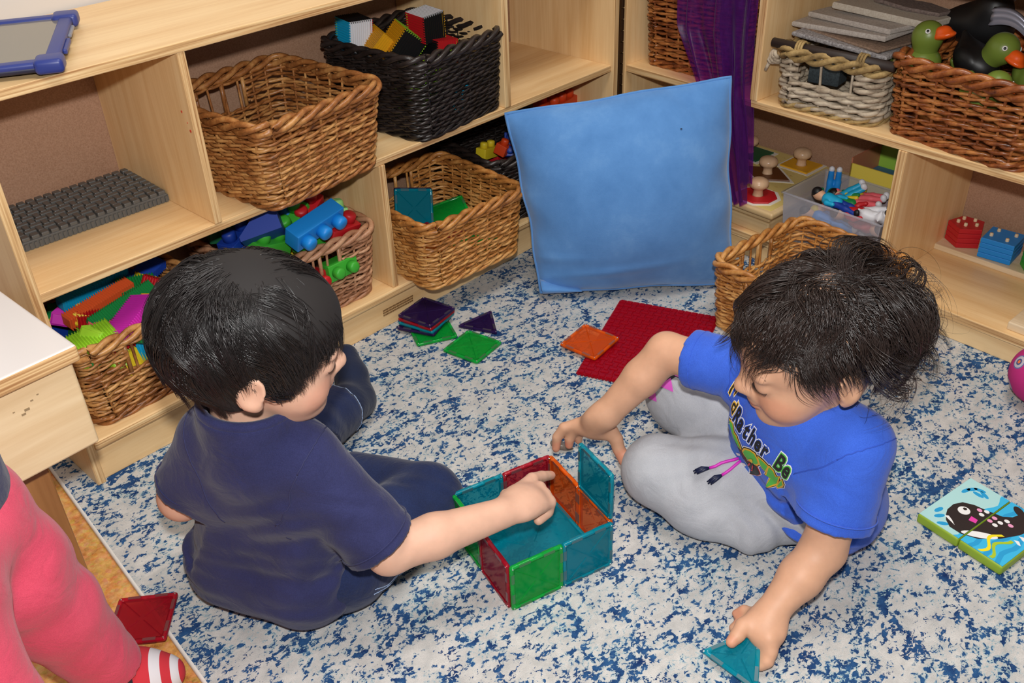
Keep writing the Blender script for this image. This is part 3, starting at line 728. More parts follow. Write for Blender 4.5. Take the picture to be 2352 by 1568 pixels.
# toys in the black basket behind the cushion
for col, lab, p_, r_ in (('orangered', 'orange-red block in the black basket by the cushion', (1.405, .105, .190), (20, 10, 20)), ('blue', 'blue block upright in the black basket by the cushion', (1.432, .105, .198), (0, -60, 40)), ('dgreen', 'green block in the black basket by the cushion', (1.43, .075, .180), (10, 10, 60)), ('yellow', 'yellow block at the rim of the cushion-side black basket', (1.385, .135, .178), (0, 10, 10)), ('red', 'red block deep in the black basket by the cushion', (1.44, .15, .15), (0, 0, 10)), ('orangered', 'orange block under the blue one in the black basket', (1.45, .09, .172), (0, 15, 100))):
    mega(col, lab, p_, r_, 2, 1, u=.026, h=.024, group='blocks in the black basket by the cushion')
mega('orangered', 'orange block on the bottom shelf peeking over the cushion', (1.60, .12, .225), (0, 0, 10), 3, 2, group='blocks in the black basket by the cushion')

# ------------------------------------------------------------------ cubes built of ridged plates
def cube(label, cols, loc, rot, s=.05, group='ridged cubes in the black basket'):
    t = thing('ridged_cube', label, 'toy block', loc, group=group, rot=tuple(R(a) for a in rot)); h = s/2; th = .004
    for c_, M in zip(cols, (T(), T(rx=R(90)), T(rx=R(-90)), T(ry=R(90)), T(ry=R(-90)), T(rx=R(180)))):
        mb = MB().box(-h+.001, h-.001, -h+.001, h-.001, h-th, h-.0015, M=M); n = 11
        for i in range(n):
            x = -h+s*(i+.5)/n; g = s/n*.36
            mb.add([M @ Vector(v) for v in ((x-g, -h, h-.0016), (x+g, -h, h-.0016), (x+g, h, h-.0016), (x-g, h, h-.0016), (x-g*.4, -h, h+.0006), (x+g*.4, -h, h+.0006), (x+g*.4, h, h+.0006), (x-g*.4, h, h+.0006))], [(0, 1, 5, 4), (1, 2, 6, 5), (2, 3, 7, 6), (3, 0, 4, 7), (4, 5, 6, 7)])
        mb.build('ridged_plate', PL[c_], t)
    return t
# faces: top, front(-y), back(+y), right(+x), left(-x), bottom
cube('cube with cyan, white and black faces at the basket corner', ('black', 'white', 'lime', 'red', 'cyan', 'lime'), (1.118, .203, .502), (3, 4, -6), .051)
cube('cube with white top, red and black sides standing on the heap', ('white', 'black', 'lime', 'gold', 'red', 'black'), (1.222, .116, .505), (3, -3, -2), .052)
cube('lime and black cube lying tilted in the heap', ('lime', 'black', 'gold', 'lime', 'gold', 'black'), (1.182, .140, .475), (8, 40, -14), .056)
cube('gold cube tilted beside the lime and black one', ('gold', 'gold', 'lime', 'lime', 'gold', 'gold'), (1.145, .165, .472), (10, 44, -10), .052)
cube('red cube with black edge under the white-topped cube', ('red', 'red', 'black', 'lime', 'black', 'red'), (1.238, .098, .455), (0, 6, -6), .05)
cube('red and cyan cube near the front rim', ('lime', 'red', 'red', 'cyan', 'red', 'red'), (1.228, .045, .440), (10, -8, -20), .048)
cube('black cube with red and white edge at the front rim', ('red', 'black', 'white', 'black', 'lime', 'white'), (1.175, .040, .442), (-30, 20, 20), .05)
cube('lime cube low in the black basket', ('lime', 'lime', 'lime', 'cyan', 'lime', 'lime'), (1.12, .05, .40), (0, 0, 20), .05)
cube('cyan cube low in the black basket', ('cyan', 'cyan', 'gold', 'red', 'cyan', 'cyan'), (1.20, .03, .39), (0, 0, 10), .05)
cube('gold cube low at the right of the black basket', ('gold', 'gold', 'gold', 'cyan', 'gold', 'gold'), (1.26, .05, .39), (0, 0, 5), .05)

# ------------------------------------------------------------------ white-topped table at the left
tb = thing('play_table', 'white-topped birch plywood table beside the shelf', 'table', (.30, -.272, -.008), R(1.5))
top = MB().bbox(-.62, .006, -.012, .232, .398, .420, b=.004); o = top.build('table_top', [mat('white_laminate', srgb(220, 214, 212), .25), M_edge[2]], tb)
for p in o.data.polygons: p.material_index = 0 if p.normal[2] > .6 else 1
M_pale = [wood('pale_birch_x', srgb(236, 212, 172), srgb(216, 184, 138), 0), None, None]
ap = MB().bbox(-.60, -.002, -.004, .222, .278, .398, b=.004); o = ap.build('apron_box', M_pale[0], tb); o['label'] = 'pale plywood side panel'
sc = MB()
for (x, z, w_) in ((-.066, .366, .0030), (-.058, .374, .0016), (-.050, .378, .0012), (-.071, .362, .0024), (-.08, .37, .0012)): sc.box(x-w_, x+w_, -.0046, -.0038, z-w_*.5, z+w_*.5, M=T(rz=0))
sc.build('scuff_mark', mat('scuff', srgb(150, 128, 96), .8), tb)
M_leg = wood('leg_wood', srgb(176, 124, 74), srgb(146, 98, 54), 2)
for x, y in ((-.075, .062), (-.56, .062), (-.075, .19), (-.56, .19)):
    MB().bbox(x-.016, x+.020, y-.016, y+.016, 0, .282, b=.002, seg=1, M=None).build('table_leg', M_leg, tb)

# ------------------------------------------------------------------ tablet in a blue case
tab = thing('tablet', 'tablet in a rugged blue case lying on the shelf top', 'tablet', (.470, .140, .625), R(60))
M_case = mat('case_blue', srgb(44, 58, 130), .4); M_case2 = mat('case_dark', srgb(28, 32, 60), .5)
# local x along the edge that faces right, y to the left
MB().bbox(-.128, .128, -.085, .115, .006, .016, b=.005).build('case_back', M_case2, tab, True)
fr = MB()
for b in ((-.128, .128, -.085, -.066), (-.128, .128, .096, .115), (-.128, -.108, -.085, .115), (.108, .128, -.085, .115)): fr.bbox(*b, .010, .020, b=.004)
for x in (-.116, .116):
    for y in (-.074, .104): fr.bbox(x-.018, x+.018, y-.018, y+.018, .004, .023, b=.006)
fr.build('case_bumper', M_case, tab, True)
sm = mat('screen_glass', srgb(128, 122, 108), .12); MB().box(-.11, .11, -.07, .1, .0158, .0168).build('screen', sm, tab)
MB().bbox(-.06, .0, -.09, -.084, .008, .015, b=.002, seg=1).build('port_flap', M_case, tab)
MB().bbox(.02, .075, -.089, -.083, .009, .014, b=.002, seg=1).build('side_button', mat('button_grey', srgb(120, 124, 140), .3), tab)

# ------------------------------------------------------------------ blue cushion
def cushion():
    BLc, BRc, TRc, TLc = (np.array(p) for p in ((1.238, -.152, .008), (1.520, -.428, .008), (1.545, -.362, .415), (1.252, -.058, .360)))
    nrm = np.cross(BRc-BLc, TLc-BLc); nrm /= np.linalg.norm(nrm)           # towards the camera
    N = 56; F = np.zeros((N+1, N+1, 3)); G = F.copy(); rg = np.random.default_rng(4)
    for i in range(N+1):
        for j in range(N+1):
            u, v = i/N, j/N
            e = 4*u*(1-u); f = 4*v*(1-v); pin = .020*(math.sin(math.pi*u)*(1-f)**3*0+0)
            # edges bow inwards between the corner ears
            uu = u+(.5-u)*.030*math.sin(math.pi*v)*(1-e)**1.0+.0065*math.sin(17*v+1)*math.sin(math.pi*v)*(1-e)**2; vv = v+(.5-v)*.012*math.sin(math.pi*u)*(1-f)+.005*math.sin(13*u)*math.sin(math.pi*u)*(1-f)**2
            p = (BLc*(1-uu)+BRc*uu)*(1-vv)+(TLc*(1-uu)+TRc*uu)*vv
            th = .088*(e*f)**.62
            wr = .0035*math.sin(26*v+5*math.sin(4*u))*(1-e)**3*f+.003*math.sin(22*u+6*v)*(1-f)**3*e
            wr += .0055*math.exp(-((v-.10-.10*u)/.022)**2)*max(0, 1-abs(u-.35)/.45)+.004*math.exp(-((v-.22)/.02)**2)*max(0, 1-u/.35)-.004*math.exp(-((u+v-1.72)/.03)**2)
            F[i, j] = p+nrm*(th+wr*(1 if 0 < i < N and 0 < j < N else 0)); G[i, j] = p-nrm*(th*.9)
    mb = MB(); mb.grid(F); mb.grid(G[::-1])
    m = mat('blue_velour', srgb(84, 138, 196), .85); t = NT(m); v = t.coord(); a = t.noise(v, 11, 5, .65, .1); b = t.noise(v, 500, 2)
    t.col(t.ramp(a, [(.3, srgb(74, 130, 194)), (.55, srgb(86, 142, 206)), (.8, srgb(108, 160, 218))])); t.bump(b, .25, .001)
    t.b.inputs['Sheen Weight'].default_value = .35
    c = thing('cushion', 'square blue velour cushion leaning in the shelf corner', 'cushion', (1.38, -.29, 0))
    o = mb.build('cushion_cover', m, c, True); o.data.transform(Matrix.Translation((-1.38, .29, 0)))
    edge = [F[0, j] for j in range(N+1)]+[F[i, N] for i in range(1, N+1)]+[F[N, j] for j in range(N-1, -1, -1)]+[F[i, 0] for i in range(N-1, 0, -1)]
    o = MB().tube([e-np.array((1.38, -.29, 0))-nrm*.001 for e in edge], .0032, 6, closed=True).build('seam_piping', m, c, True)
    # a folded flap at the lower left corner
    fl_ = MB(); Q = np.zeros((10, 8, 3)); base = F[3, 1]
    for i in range(10):
        for j in range(8):
            u, v = i/9, j/7; q = BLc+(BRc-BLc)*(.01+.20*u)+(TLc-BLc)*(.002+.085*v*(1-.65*u)); Q[i, j] = q+nrm*(.010+.022*math.sin(math.pi*min(1, v+.05))*(1-.5*u))
    fl_.grid(Q-np.array((1.38, -.29, 0))); o = fl_.build('corner_fold', m, c, True); sd = o.modifiers.new('thick', 'SOLIDIFY'); sd.thickness = .004
    # small dark mark on the fabric
    i, j = 42, 46; MB().lathe([(.0022, 0), (.0016, .0008)], 8, M=T(*(F[i, j]+nrm*.0005-np.array((1.38, -.29, 0))))).build('dark_mark', PL['black'], c)
cushion()

# ------------------------------------------------------------------ sheer purple cloth hanging from the corner unit
def cloth():
    m = bpy.data.materials.new('purple_organza'); m.use_nodes = True; t = m.node_tree; b = t.nodes['Principled BSDF']
    b.inputs['Base Color'].default_value = srgb(96, 18, 130); b.inputs['Roughness'].default_value = .35; b.inputs['Sheen Weight'].default_value = .4
    tr = t.nodes.new('ShaderNodeBsdfTransparent'); tr.inputs[0].default_value = srgb(196, 120, 206); mx = t.nodes.new('ShaderNodeMixShader')
    nz = t.nodes.new('ShaderNodeTexNoise'); nz.inputs['Scale'].default_value = 30; mr = t.nodes.new('ShaderNodeMapRange'); mr.inputs[3].default_value = .16; mr.inputs[4].default_value = .42
    t.links.new(nz.outputs[0], mr.inputs[0]); t.links.new(mr.outputs[0], mx.inputs[0]); t.links.new(tr.outputs[0], mx.inputs[1]); t.links.new(b.outputs[0], mx.inputs[2]); t.links.new(mx.outputs[0], t.nodes['Material Output'].inputs[0])
    c = thing('sheer_cloth', 'sheer purple organza cloth hanging over the shelf edge', 'cloth', UP(.26, 0, .34), PSI)
    for layer in range(2):
        A, B_ = 34, 60; Q = np.zeros((A, B_, 3))
        for i in range(A):
            for j in range(B_):
                u, v = i/(A-1), j/(B_-1); z = .60-v*(.47 if layer == 0 else .43)
                # left edge sweeps from .17 at the top to .30 low down
                l = (.168 if layer == 0 else .262)+.02*v+max(0, v-.30)*(.23 if layer == 0 else .10); r_ = .350+max(0, v-.5)*.06
                t_ = l+(r_-l)*u; fold = .0085*math.sin(u*17+v*3+layer*2)+.006*math.sin(u*31-v*5)
                d = -.012+fold-.004*v+(.018*layer)-.030*math.exp(-((v-.50)/.25)**2)*0
                if v < .08: d += (.08-v)*1.3
                Q[i, j] = (t_-.26, d-.012, z-.34)
        mb = MB(); mb.grid(Q); mb.build('cloth_layer', m, c, True)
cloth()

# ------------------------------------------------------------------ knob puzzle, tray, bin of figures, box
def on_unit(name, label, cat, t_, d, z, rz=0, group=None): return thing(name, label, cat, UP(t_, d, z), PSI+rz, group)
M_ply = wood('puzzle_ply', srgb(224, 196, 150), srgb(200, 166, 116), 0)
tray = on_unit('puzzle_tray', 'plain wooden puzzle tray lying under the knob puzzle', 'puzzle', .255, .152, .056)
MB().bbox(-.165, .165, -.14, .14, 0, .03, b=.003, seg=1).build('tray_board', M_ply, tray)
MB().bbox(-.165, .165, -.14, .14, .032, .046, b=.003, seg=1).build('tray_lid', M_ply, tray)
def paint(name, c, dots):
    m = mat(name, c, .4); t = NT(m); v = t.coord(); a = t.noise(v, 120, 3, .7); t.col(t.ramp(a, [(.34, dots), (.40, c), (1, c)])); return m
pz = on_unit('knob_puzzle', 'cream knob puzzle board with big wooden knobs on coloured shapes', 'puzzle', .262, .148, .1025)
o = autosmooth(MB().bbox(-.168, .172, -.150, .145, 0, .014, b=.005).build('puzzle_board', M_ply, pz))
MB().box(-.155, .160, -.138, .135, .0138, .0146).build('printed_face', paint('cream_print', srgb(226, 204, 126), srgb(205, 172, 96)), pz)
knobM = wood('knob_wood', srgb(222, 186, 150), srgb(200, 160, 122), 2, .28)
def ngon(n, r, a0=0, sx=1, sy=1): return [(r*sx*math.cos(a0+2*math.pi*i/n), r*sy*math.sin(a0+2*math.pi*i/n)) for i in range(n)]
whiteM = mat('white_outline', srgb(236, 232, 220), .5)
for nm, colr, (x, y), pol, lab in (('green_shape', 'dgreen', (-.058, .082), [(-.05, .035), (.045, .035), (.045, -.035), (0, -.03)], 'green shape with knob'), ('brown_shape', None, (.045, .010), ngon(4, .056, 0, 1.05, .74), 'brown rhombus with knob'), ('yellow_shape', 'gold', (.072, .100), ngon(4, .050, R(45), 1.0, .9), 'yellow shape with knob'), ('red_shape', 'red', (.098, -.098), ngon(8, .040, R(22), 1.05, 1), 'red octagon with knob')):
    m = PL[colr] if colr else mat('puzzle_brown', srgb(104, 60, 28), .4)
    q = MB().prism([(p_[0]*1.2+x, p_[1]*1.2+y) for p_ in pol], .0144, .0152).build('white_border', whiteM, pz)
    pc = MB().prism([(p_[0]+x, p_[1]+y) for p_ in pol], .0148, .0185, bev=.001).build(nm, m, pz); pc['label'] = lab
    MB().lathe([(.0125, .018), (.0105, .021), (.0098, .030), (.0125, .0345), (.0185, .038), (.0205, .043), (.0205, .047), (.018, .052), (.012, .0555), (.004, .0568)], 22, M=T(x, y, 0)).build('knob', knobM, pc, True)
# clear plastic bin
bin_ = on_unit('storage_bin', 'clear plastic bin full of toy figures beside the divider', 'bin', .556, .082, .056)
M_clear = bpy.data.materials.new('clear_plastic'); M_clear.use_nodes = True; t_ = M_clear.node_tree; b_ = t_.nodes['Principled BSDF']; b_.inputs['Base Color'].default_value = srgb(205, 205, 215); b_.inputs['Roughness'].default_value = .15
tr_ = t_.nodes.new('ShaderNodeBsdfTransparent'); mx_ = t_.nodes.new('ShaderNodeMixShader'); mx_.inputs[0].default_value = .30; t_.links.new(tr_.outputs[0], mx_.inputs[1]); t_.links.new(b_.outputs[0], mx_.inputs[2]); t_.links.new(mx_.outputs[0], t_.nodes['Material Output'].inputs[0])
bw, bd, bh = .108, .076, .114
MB().bbox(-bw*.92, bw*.92, -bd*.92, bd*.92, .0, .003, b=.001, seg=1).build('bin_floor', M_clear, bin_)
for nm, P4 in (('front', [(-.92*bw, -.92*bd, .002), (.92*bw, -.92*bd, .002), (bw, -bd, bh), (-bw, -bd, bh)]), ('back', [(.92*bw, .92*bd, .002), (-.92*bw, .92*bd, .002), (-bw, bd, bh), (bw, bd, bh)]), ('left', [(-.92*bw, .92*bd, .002), (-.92*bw, -.92*bd, .002), (-bw, -bd, bh), (-bw, bd, bh)]), ('right', [(.92*bw, -.92*bd, .002), (.92*bw, .92*bd, .002), (bw, bd, bh), (bw, -bd, bh)])):
    o = MB().add(P4, [(0, 1, 2, 3)]).build('bin_wall', M_clear, bin_); sd = o.modifiers.new('thick', 'SOLIDIFY'); sd.thickness = .002
lip = [(-bw-.002, -bd-.002), (bw+.002, -bd-.002), (bw+.002, bd+.002), (-bw-.002, bd+.002)]
MB().tube([(x, y, bh) for x, y in lip], .0024, 6, closed=True).build('bin_lip', M_clear, bin_, True)
FIG = {}
def figure(label, trousers, shirt, t_, d, z, az, pitch, roll, shoes='white', hair='black', L=.100):
    f = thing('toy_figure', label, 'toy figure', UP(t_, d, z), group='toy figures in the clear bin', rot=(roll, pitch, PSI+az))
    k = L/.085; g = Sdf()
    for s_ in (-1, 1): g.chain([(-.001, s_*.006, 0), (.020, s_*.0065, .001), (.040, s_*.0065, 0)], [.0058, .0055, .005], .003)
    g.ell((0, 0, 0), (.008, .012, .007), k=.004)
    V, Q = g.mesh(.0016); fastmesh('trousers', V*k, Q, PL[trousers], f)
    g = Sdf(); g.chain([(-.002, 0, 0), (-.020, 0, 0)], [.0105, .0115], .003)
    for s_ in (-1, 1): g.chain([(-.020, s_*.010, 0), (-.010, s_*.018, .003), (.002, s_*.018, .005)], [.0048, .0044, .004], .003)
    V, Q = g.mesh(.0017); fastmesh('shirt', V*k, Q, PL[shirt], f)
    g = Sdf(); g.cap((-.028, 0, 0), (-.032, 0, 0), .005, .005); g.ell((-.041, 0, 0), (.0105, .009, .0095))
    V, Q = g.mesh(.0017); fastmesh('head', V*k, Q, mat('doll_skin', srgb(224, 172, 136), .5), f)
    g = Sdf(); g.ell((-.044, 0, .0025), (.0102, .0098, .0102)); g.ell((-.034, 0, -.010), (.012, .014, .010), op='s')
    V, Q = g.mesh(.0017); fastmesh('doll_hair', V*k, Q, PL[hair] if hair in PL else mat('doll_hair', srgb(110, 66, 30), .6), f)
    for s_ in (-1, 1):
        g = Sdf(); g.ell((.043, s_*.0065, .003), (.0058, .0054, .0075)); V, Q = g.mesh(.0017); fastmesh('shoe', V*k, Q, PL[shoes], f)
figure('toy figure with dark blue trousers and black shoes', 'royal', 'cyan', .545, .052, .160, R(-6), R(4), 0, shoes='black')
figure('toy figure with grey trousers and black shoes', 'white', 'red', .600, .052, .158, R(14), R(-16), R(20), shoes='black')
figure('toy figure with pink trousers, shoes towards the divider', 'pink', 'yellow', .560, .105, .162, R(10), R(-10), 0)
figure('toy figure with pink trousers lying behind the first pink one', 'pink', 'green', .565, .075, .156, R(4), R(-8), R(30))
figure('toy figure with pale blue trousers standing head down', 'cyan', 'pink', .530, .085, .155, R(40), R(-35), R(10), hair='yellow')
figure('toy figure with white shoes at the back of the bin', 'sky', 'green', .500, .105, .152, R(120), R(-40), 0)
figure('toy figure with red shirt deep in the bin', 'navy', 'red', .590, .06, .132, R(170), 0, 0)
figure('toy figure with blue shirt pressed against the bin front', 'sky', 'sky', .540, .040, .125, R(20), R(10), 0)
figure('toy figure lying on the bin floor by the divider', 'violet', 'red', .60, .06, .09, R(160), 0, 0)
figure('toy figure lying on the bin floor, blue all over', 'blue', 'sky', .545, .06, .09, R(30), 0, 0)
g = Sdf(); g.ell((0, 0, 0), (.020, .012, .012)); g.ell((.016, 0, .012), (.010, .008, .009)); g.ell((.026, 0, .010), (.006, .005, .005))
for x, y in ((-.012, -.007), (-.012, .007), (.012, -.007), (.012, .007)): g.cap((x, y, -.004), (x*1.15, y*1.2, -.022), .0045, .004)
g.cap((-.018, 0, .004), (-.028, 0, .012), .003, .0025); g.cap((.012, -.006, .02), (.010, -.011, .026), .003, .002); g.cap((.012, .006, .02), (.010, .011, .026), .003, .002)
V, Q = g.mesh(.0018); an = fastmesh('toy_animal', V, Q, PL['white']); an.location = UP(.618, .05, .158); an.rotation_euler = (R(50), R(20), PSI+R(30)); tag(an, 'white plastic toy animal lying among the figures', 'toy animal')
# colourful box behind the bin
bx = on_unit('picture_box', 'open yellow and green cardboard box behind the clear bin', 'box', .578, .232, .056)
w_, d_, h_ = .085, .058, .150
for nm, b, c_ in (('box_front', (-w_, w_, -d_, -d_+.003, 0, h_-.012), 'yellow'), ('box_back', (-w_, w_, d_-.003, d_, 0, h_+.012), 'lime'), ('box_side', (-w_, -w_+.003, -d_, d_, 0, h_), 'pink'), ('box_side', (w_-.003, w_, -d_, d_, 0, h_), 'yellow'), ('box_floor', (-w_, w_, -d_, d_, 0, .003), 'white')):
    MB().box(*b).build(nm, mat('card_'+nm, {'yellow': srgb(232, 208, 84), 'lime': srgb(150, 196, 70), 'pink': srgb(190, 120, 90), 'white': srgb(190, 215, 220)}[c_], .5), bx)
MB().box(-.01, .06, -d_-.0008, -d_, .02, .085).build('printed_patch', mat('card_brown', srgb(150, 66, 40), .5), bx)
MB().box(-.06, .05, -.02, .05, .07, .086, M=T(ry=R(-8))).build('box_insert', mat('card_pale', srgb(196, 216, 222), .5), bx)
MB().box(-.08, -.02, -.03, .05, .06, .10).build('box_insert', mat('card_blue', srgb(66, 112, 150), .5), bx)
# shape sorter with stacked pieces
so = on_unit('shape_sorter', 'pale wooden sorting board with stacked red, blue and green shapes', 'toy', .845, .238, .056)
M_pine = wood('pine', srgb(232, 212, 180), srgb(206, 178, 136), 0)
MB().bbox(-.165, .19, -.036, .052, 0, .012, b=.002, seg=1).build('sorter_board', M_pine, so)
def stack(x, y, pol, col, rz, pegs):
    for k in range(4):
        po = [(p_[0]*math.cos(rz)-p_[1]*math.sin(rz)+x, p_[0]*math.sin(rz)+p_[1]*math.cos(rz)+y) for p_ in pol]
        MB().prism(po, .0124+k*.0105, .0124+k*.0105+.0100, bev=.0012).build('stack_piece', PL[col], so)
    for (a, b) in pegs: MB().lathe([(.0036, .012), (.0036, .058), (.0028, .060)], 10, M=T(x+a, y+b, 0)).build('peg', M_pine, so, True)
stack(-.120, .010, ngon(5, .036, R(200)), 'red', 0, [(-.014, .012), (.006, .018), (.018, .0), (.002, -.014), (-.016, -.008)])
stack(-.045, .004, ngon(4, .044, R(45)), 'sky', R(6), [(-.016, .014), (.018, .014), (.014, -.016), (-.018, -.014)])
stack(.040, .002, ngon(6, .040, R(0)), 'grass', R(10), [(-.014, .012), (.014, .012), (0, -.014)])
stack(.125, .002, ngon(24, .038, R(0)), 'gold', 0, [(0, 0)])
# board with a painted wooden toy, cut by the picture edge
wb = on_unit('puzzle_board', 'thick pale wooden board with a painted purple toy on it', 'toy', 1.03, .10, .056)
MB().bbox(-.105, .1, -.088, .072, 0, .016, b=.002, seg=1).build('board', M_pine, wb)
g = Sdf(); g.ell((-.062, .02, .030), (.026, .022, .018)); g.ell((-.085, .0, .026), (.012, .012, .014)); g.ell((-.04, .035, .03), (.02, .02, .016)); V, Q = g.mesh(.0025)
o = fastmesh('painted_shape', V, Q, PL['violet'], wb)
MB().lathe([(.010, .044), (.012, .047), (.009, .050)], 14, M=T(-.068, .014, 0)).build('painted_spot', PL['yellow'], wb, True)
MB().lathe([(.008, .038), (.009, .042), (.006, .045)], 14, M=T(-.088, .006, 0)).build('painted_spot', PL['sky'], wb, True)

# ------------------------------------------------------------------ slabs in the rope basket
def slab(label, pol, t_, d, z, th, rot, c1, c2):
    m = mat('slab_felt', c1, .9); tt = NT(m); v = tt.coord(); a = tt.noise(v, 240, 4, .7); tt.col(tt.ramp(a, [(.35, c2), (.65, c1)])); tt.bump(a, .5, .0015)
    o = autosmooth(MB().prism(pol, 0, th, bev=.0022).build('felt_piece', m)); o.location = UP(t_, d, z+.010); o.rotation_euler = (rot[0], rot[1], PSI+rot[2])
    return tag(o, label, 'felt piece', 'grey slabs in the rope basket')
sq = [(-.105, -.075), (.09, -.082), (.112, .05), (.02, .085), (-.09, .06)]; g1, g2 = srgb(196, 188, 180), srgb(168, 158, 150)
slab('lowest grey slab with dark speckled rim in the rope basket', sq, .497, .125, .452, .008, (R(2), R(3), R(4)), srgb(176, 172, 172), srgb(110, 104, 104))
slab('brownish thin slab second from the bottom in the rope basket', [(x*.97, y*.97) for x, y in sq], .497, .137, .4615, .005, (R(3), R(2), R(-6)), srgb(150, 124, 104), srgb(110, 90, 76))
slab('pale grey slab in the middle of the slab pile', [(x*1.0, y*.9) for x, y in sq], .480, .142, .469, .0095, (R(2), R(-2), R(2)), g1, g2)
slab('pale grey slab second from the top of the pile', [(x*.95, y*.85) for x, y in sq], .495, .158, .480, .0095, (R(1), R(-1), R(-5)), g1, g2)
slab('cream-edged grey slab on top of the pile', [(x*.98, y*.8) for x, y in sq], .528, .185, .491, .012, (R(-1), R(2), R(3)), srgb(202, 194, 180), srgb(180, 168, 152))
slab('dark brown-grey stone piece lying on the top slab', [(-.07, -.02), (.0, -.032), (.062, -.02), (.07, .012), (.02, .03), (-.05, .012)], .552, .192, .5035, .007, (0, R(3), R(0)), srgb(132, 116, 108), srgb(96, 82, 78))
slab('small dark block inside the rope basket behind its opening', [(-.03, -.02), (.03, -.02), (.03, .02), (-.03, .02)], .470, .07, .375, .045, (0, 0, R(10)), srgb(60, 70, 74), srgb(40, 46, 50))

# ------------------------------------------------------------------ rubber ducks and a dark toy in the red-brown basket
M_duck = mat('duck_green', srgb(112, 132, 52), .38); M_beak = mat('beak_orange', srgb(236, 92, 26), .3); M_eye = mat('eye_white', srgb(235, 235, 230), .3)
def duck(label, t_, d, z, rot, s=1.0, dark=False):
    D_ = thing('rubber_duck', label, 'toy duck', UP(t_, d, z), group='rubber ducks in the basket', rot=(R(rot[0]), R(rot[1]), PSI+R(rot[2])))
    g = Sdf(); g.ell((0, 0, 0), (.044*s, .034*s, .030*s)); g.cap((-.03*s, 0, .008*s), (-.052*s, 0, .026*s), .014*s, .006*s, k=.02); g.ell((-.006*s, .03*s, .004*s), (.024*s, .008*s, .014*s), k=.008); g.ell((-.006*s, -.03*s, .004*s), (.024*s, .008*s, .014*s), k=.008)
    V, Q = g.mesh(.003); fastmesh('body', V, Q, PL['black'] if dark else M_duck, D_)
    g = Sdf(); g.ell((.030*s, 0, .044*s), (.0275*s, .026*s, .026*s)); g.cap((.02*s, 0, .02*s), (.028*s, 0, .04*s), .020*s, .018*s, k=.012); V, Q = g.mesh(.0028); hd = fastmesh('head', V, Q, M_duck, D_)
    g = Sdf(); g.ell((.062*s, 0, .039*s), (.021*s, .016*s, .0070*s), k=.004); g.ell((.060*s, 0, .047*s), (.015*s, .012*s, .009*s), k=.006); V, Q = g.mesh(.002); fastmesh('beak', V, Q, M_beak, hd)
    for sy in (-1, 1):
        M = T(.046*s, sy*.0195*s, .052*s, rz=sy*R(52), ry=R(72)); MB().lathe([(.0046*s, 0), (.0042*s, .0012), (.002*s, .002)], 14, M=M).build('eye_white', M_eye, hd, True); MB().lathe([(.0026*s, .0012), (.0022*s, .0023), (.001*s, .0027)], 12, M=M).build('pupil', PL['black'], hd, True)
    return D_
duck('green rubber duck with orange beak turned up beside the slabs', .632, .085, .450, (0, -22, -10), 1.0)
duck('green rubber duck in black coat facing out of the basket', .718, .125, .462, (-12, 16, -20), 1.0, dark=True)
duck('green rubber duck low by the front rim of the basket', .770, .052, .430, (0, 10, -30), .85)
duck('big green rubber duck at the picture edge', .820, .155, .450, (0, 5, -70), 1.25)
duck('green rubber duck buried at the back of the basket', .690, .20, .42, (0, 0, 60), 1.0)
# dark toy with silver wing
pv = thing('toy_bird', 'black toy with silver wing on top of the ducks', 'toy', UP(.675, .215, .500), rot=(0, 0, PSI))
g = Sdf(); g.ell((0, 0, 0), (.058, .040, .040)); g.ell((.02, -.01, .035), (.03, .03, .03), k=.02); g.ell((-.05, 0, -.01), (.03, .026, .026), k=.02); V, Q = g.mesh(.003); fastmesh('body', V, Q, PL['black'], pv)
M_silver = mat('silver_wing', srgb(165, 165, 180), .3, Metallic=.5)
mb = MB(); Q = np.zeros((12, 8, 3))
for i in range(12):
    for j in range(8):
        u, v = i/11, j/7-.5; Q[i, j] = (.03+.075*u, -.042-.006*math.cos(v*20)+.0*u, .026-.022*u+.014*math.sin(u*3)+v*.034*(1-.35*u))
mb.grid(Q); o = mb.build('wing', M_silver, pv, True); sd = o.modifiers.new('thick', 'SOLIDIFY'); sd.thickness = .004
MB().lathe([(.026, 0), (.028, .004), (.028, .024), (.025, .028)], 24, M=T(.02, .0, .050, rx=R(-25))).build('silver_collar', M_silver, pv, True)
g = Sdf(); g.ell((-.02, 0, .062), (.014, .013, .013)); V, Q = g.mesh(.0025); fastmesh('red_knob', V, Q, mat('dark_red', srgb(110, 30, 40), .4), pv)

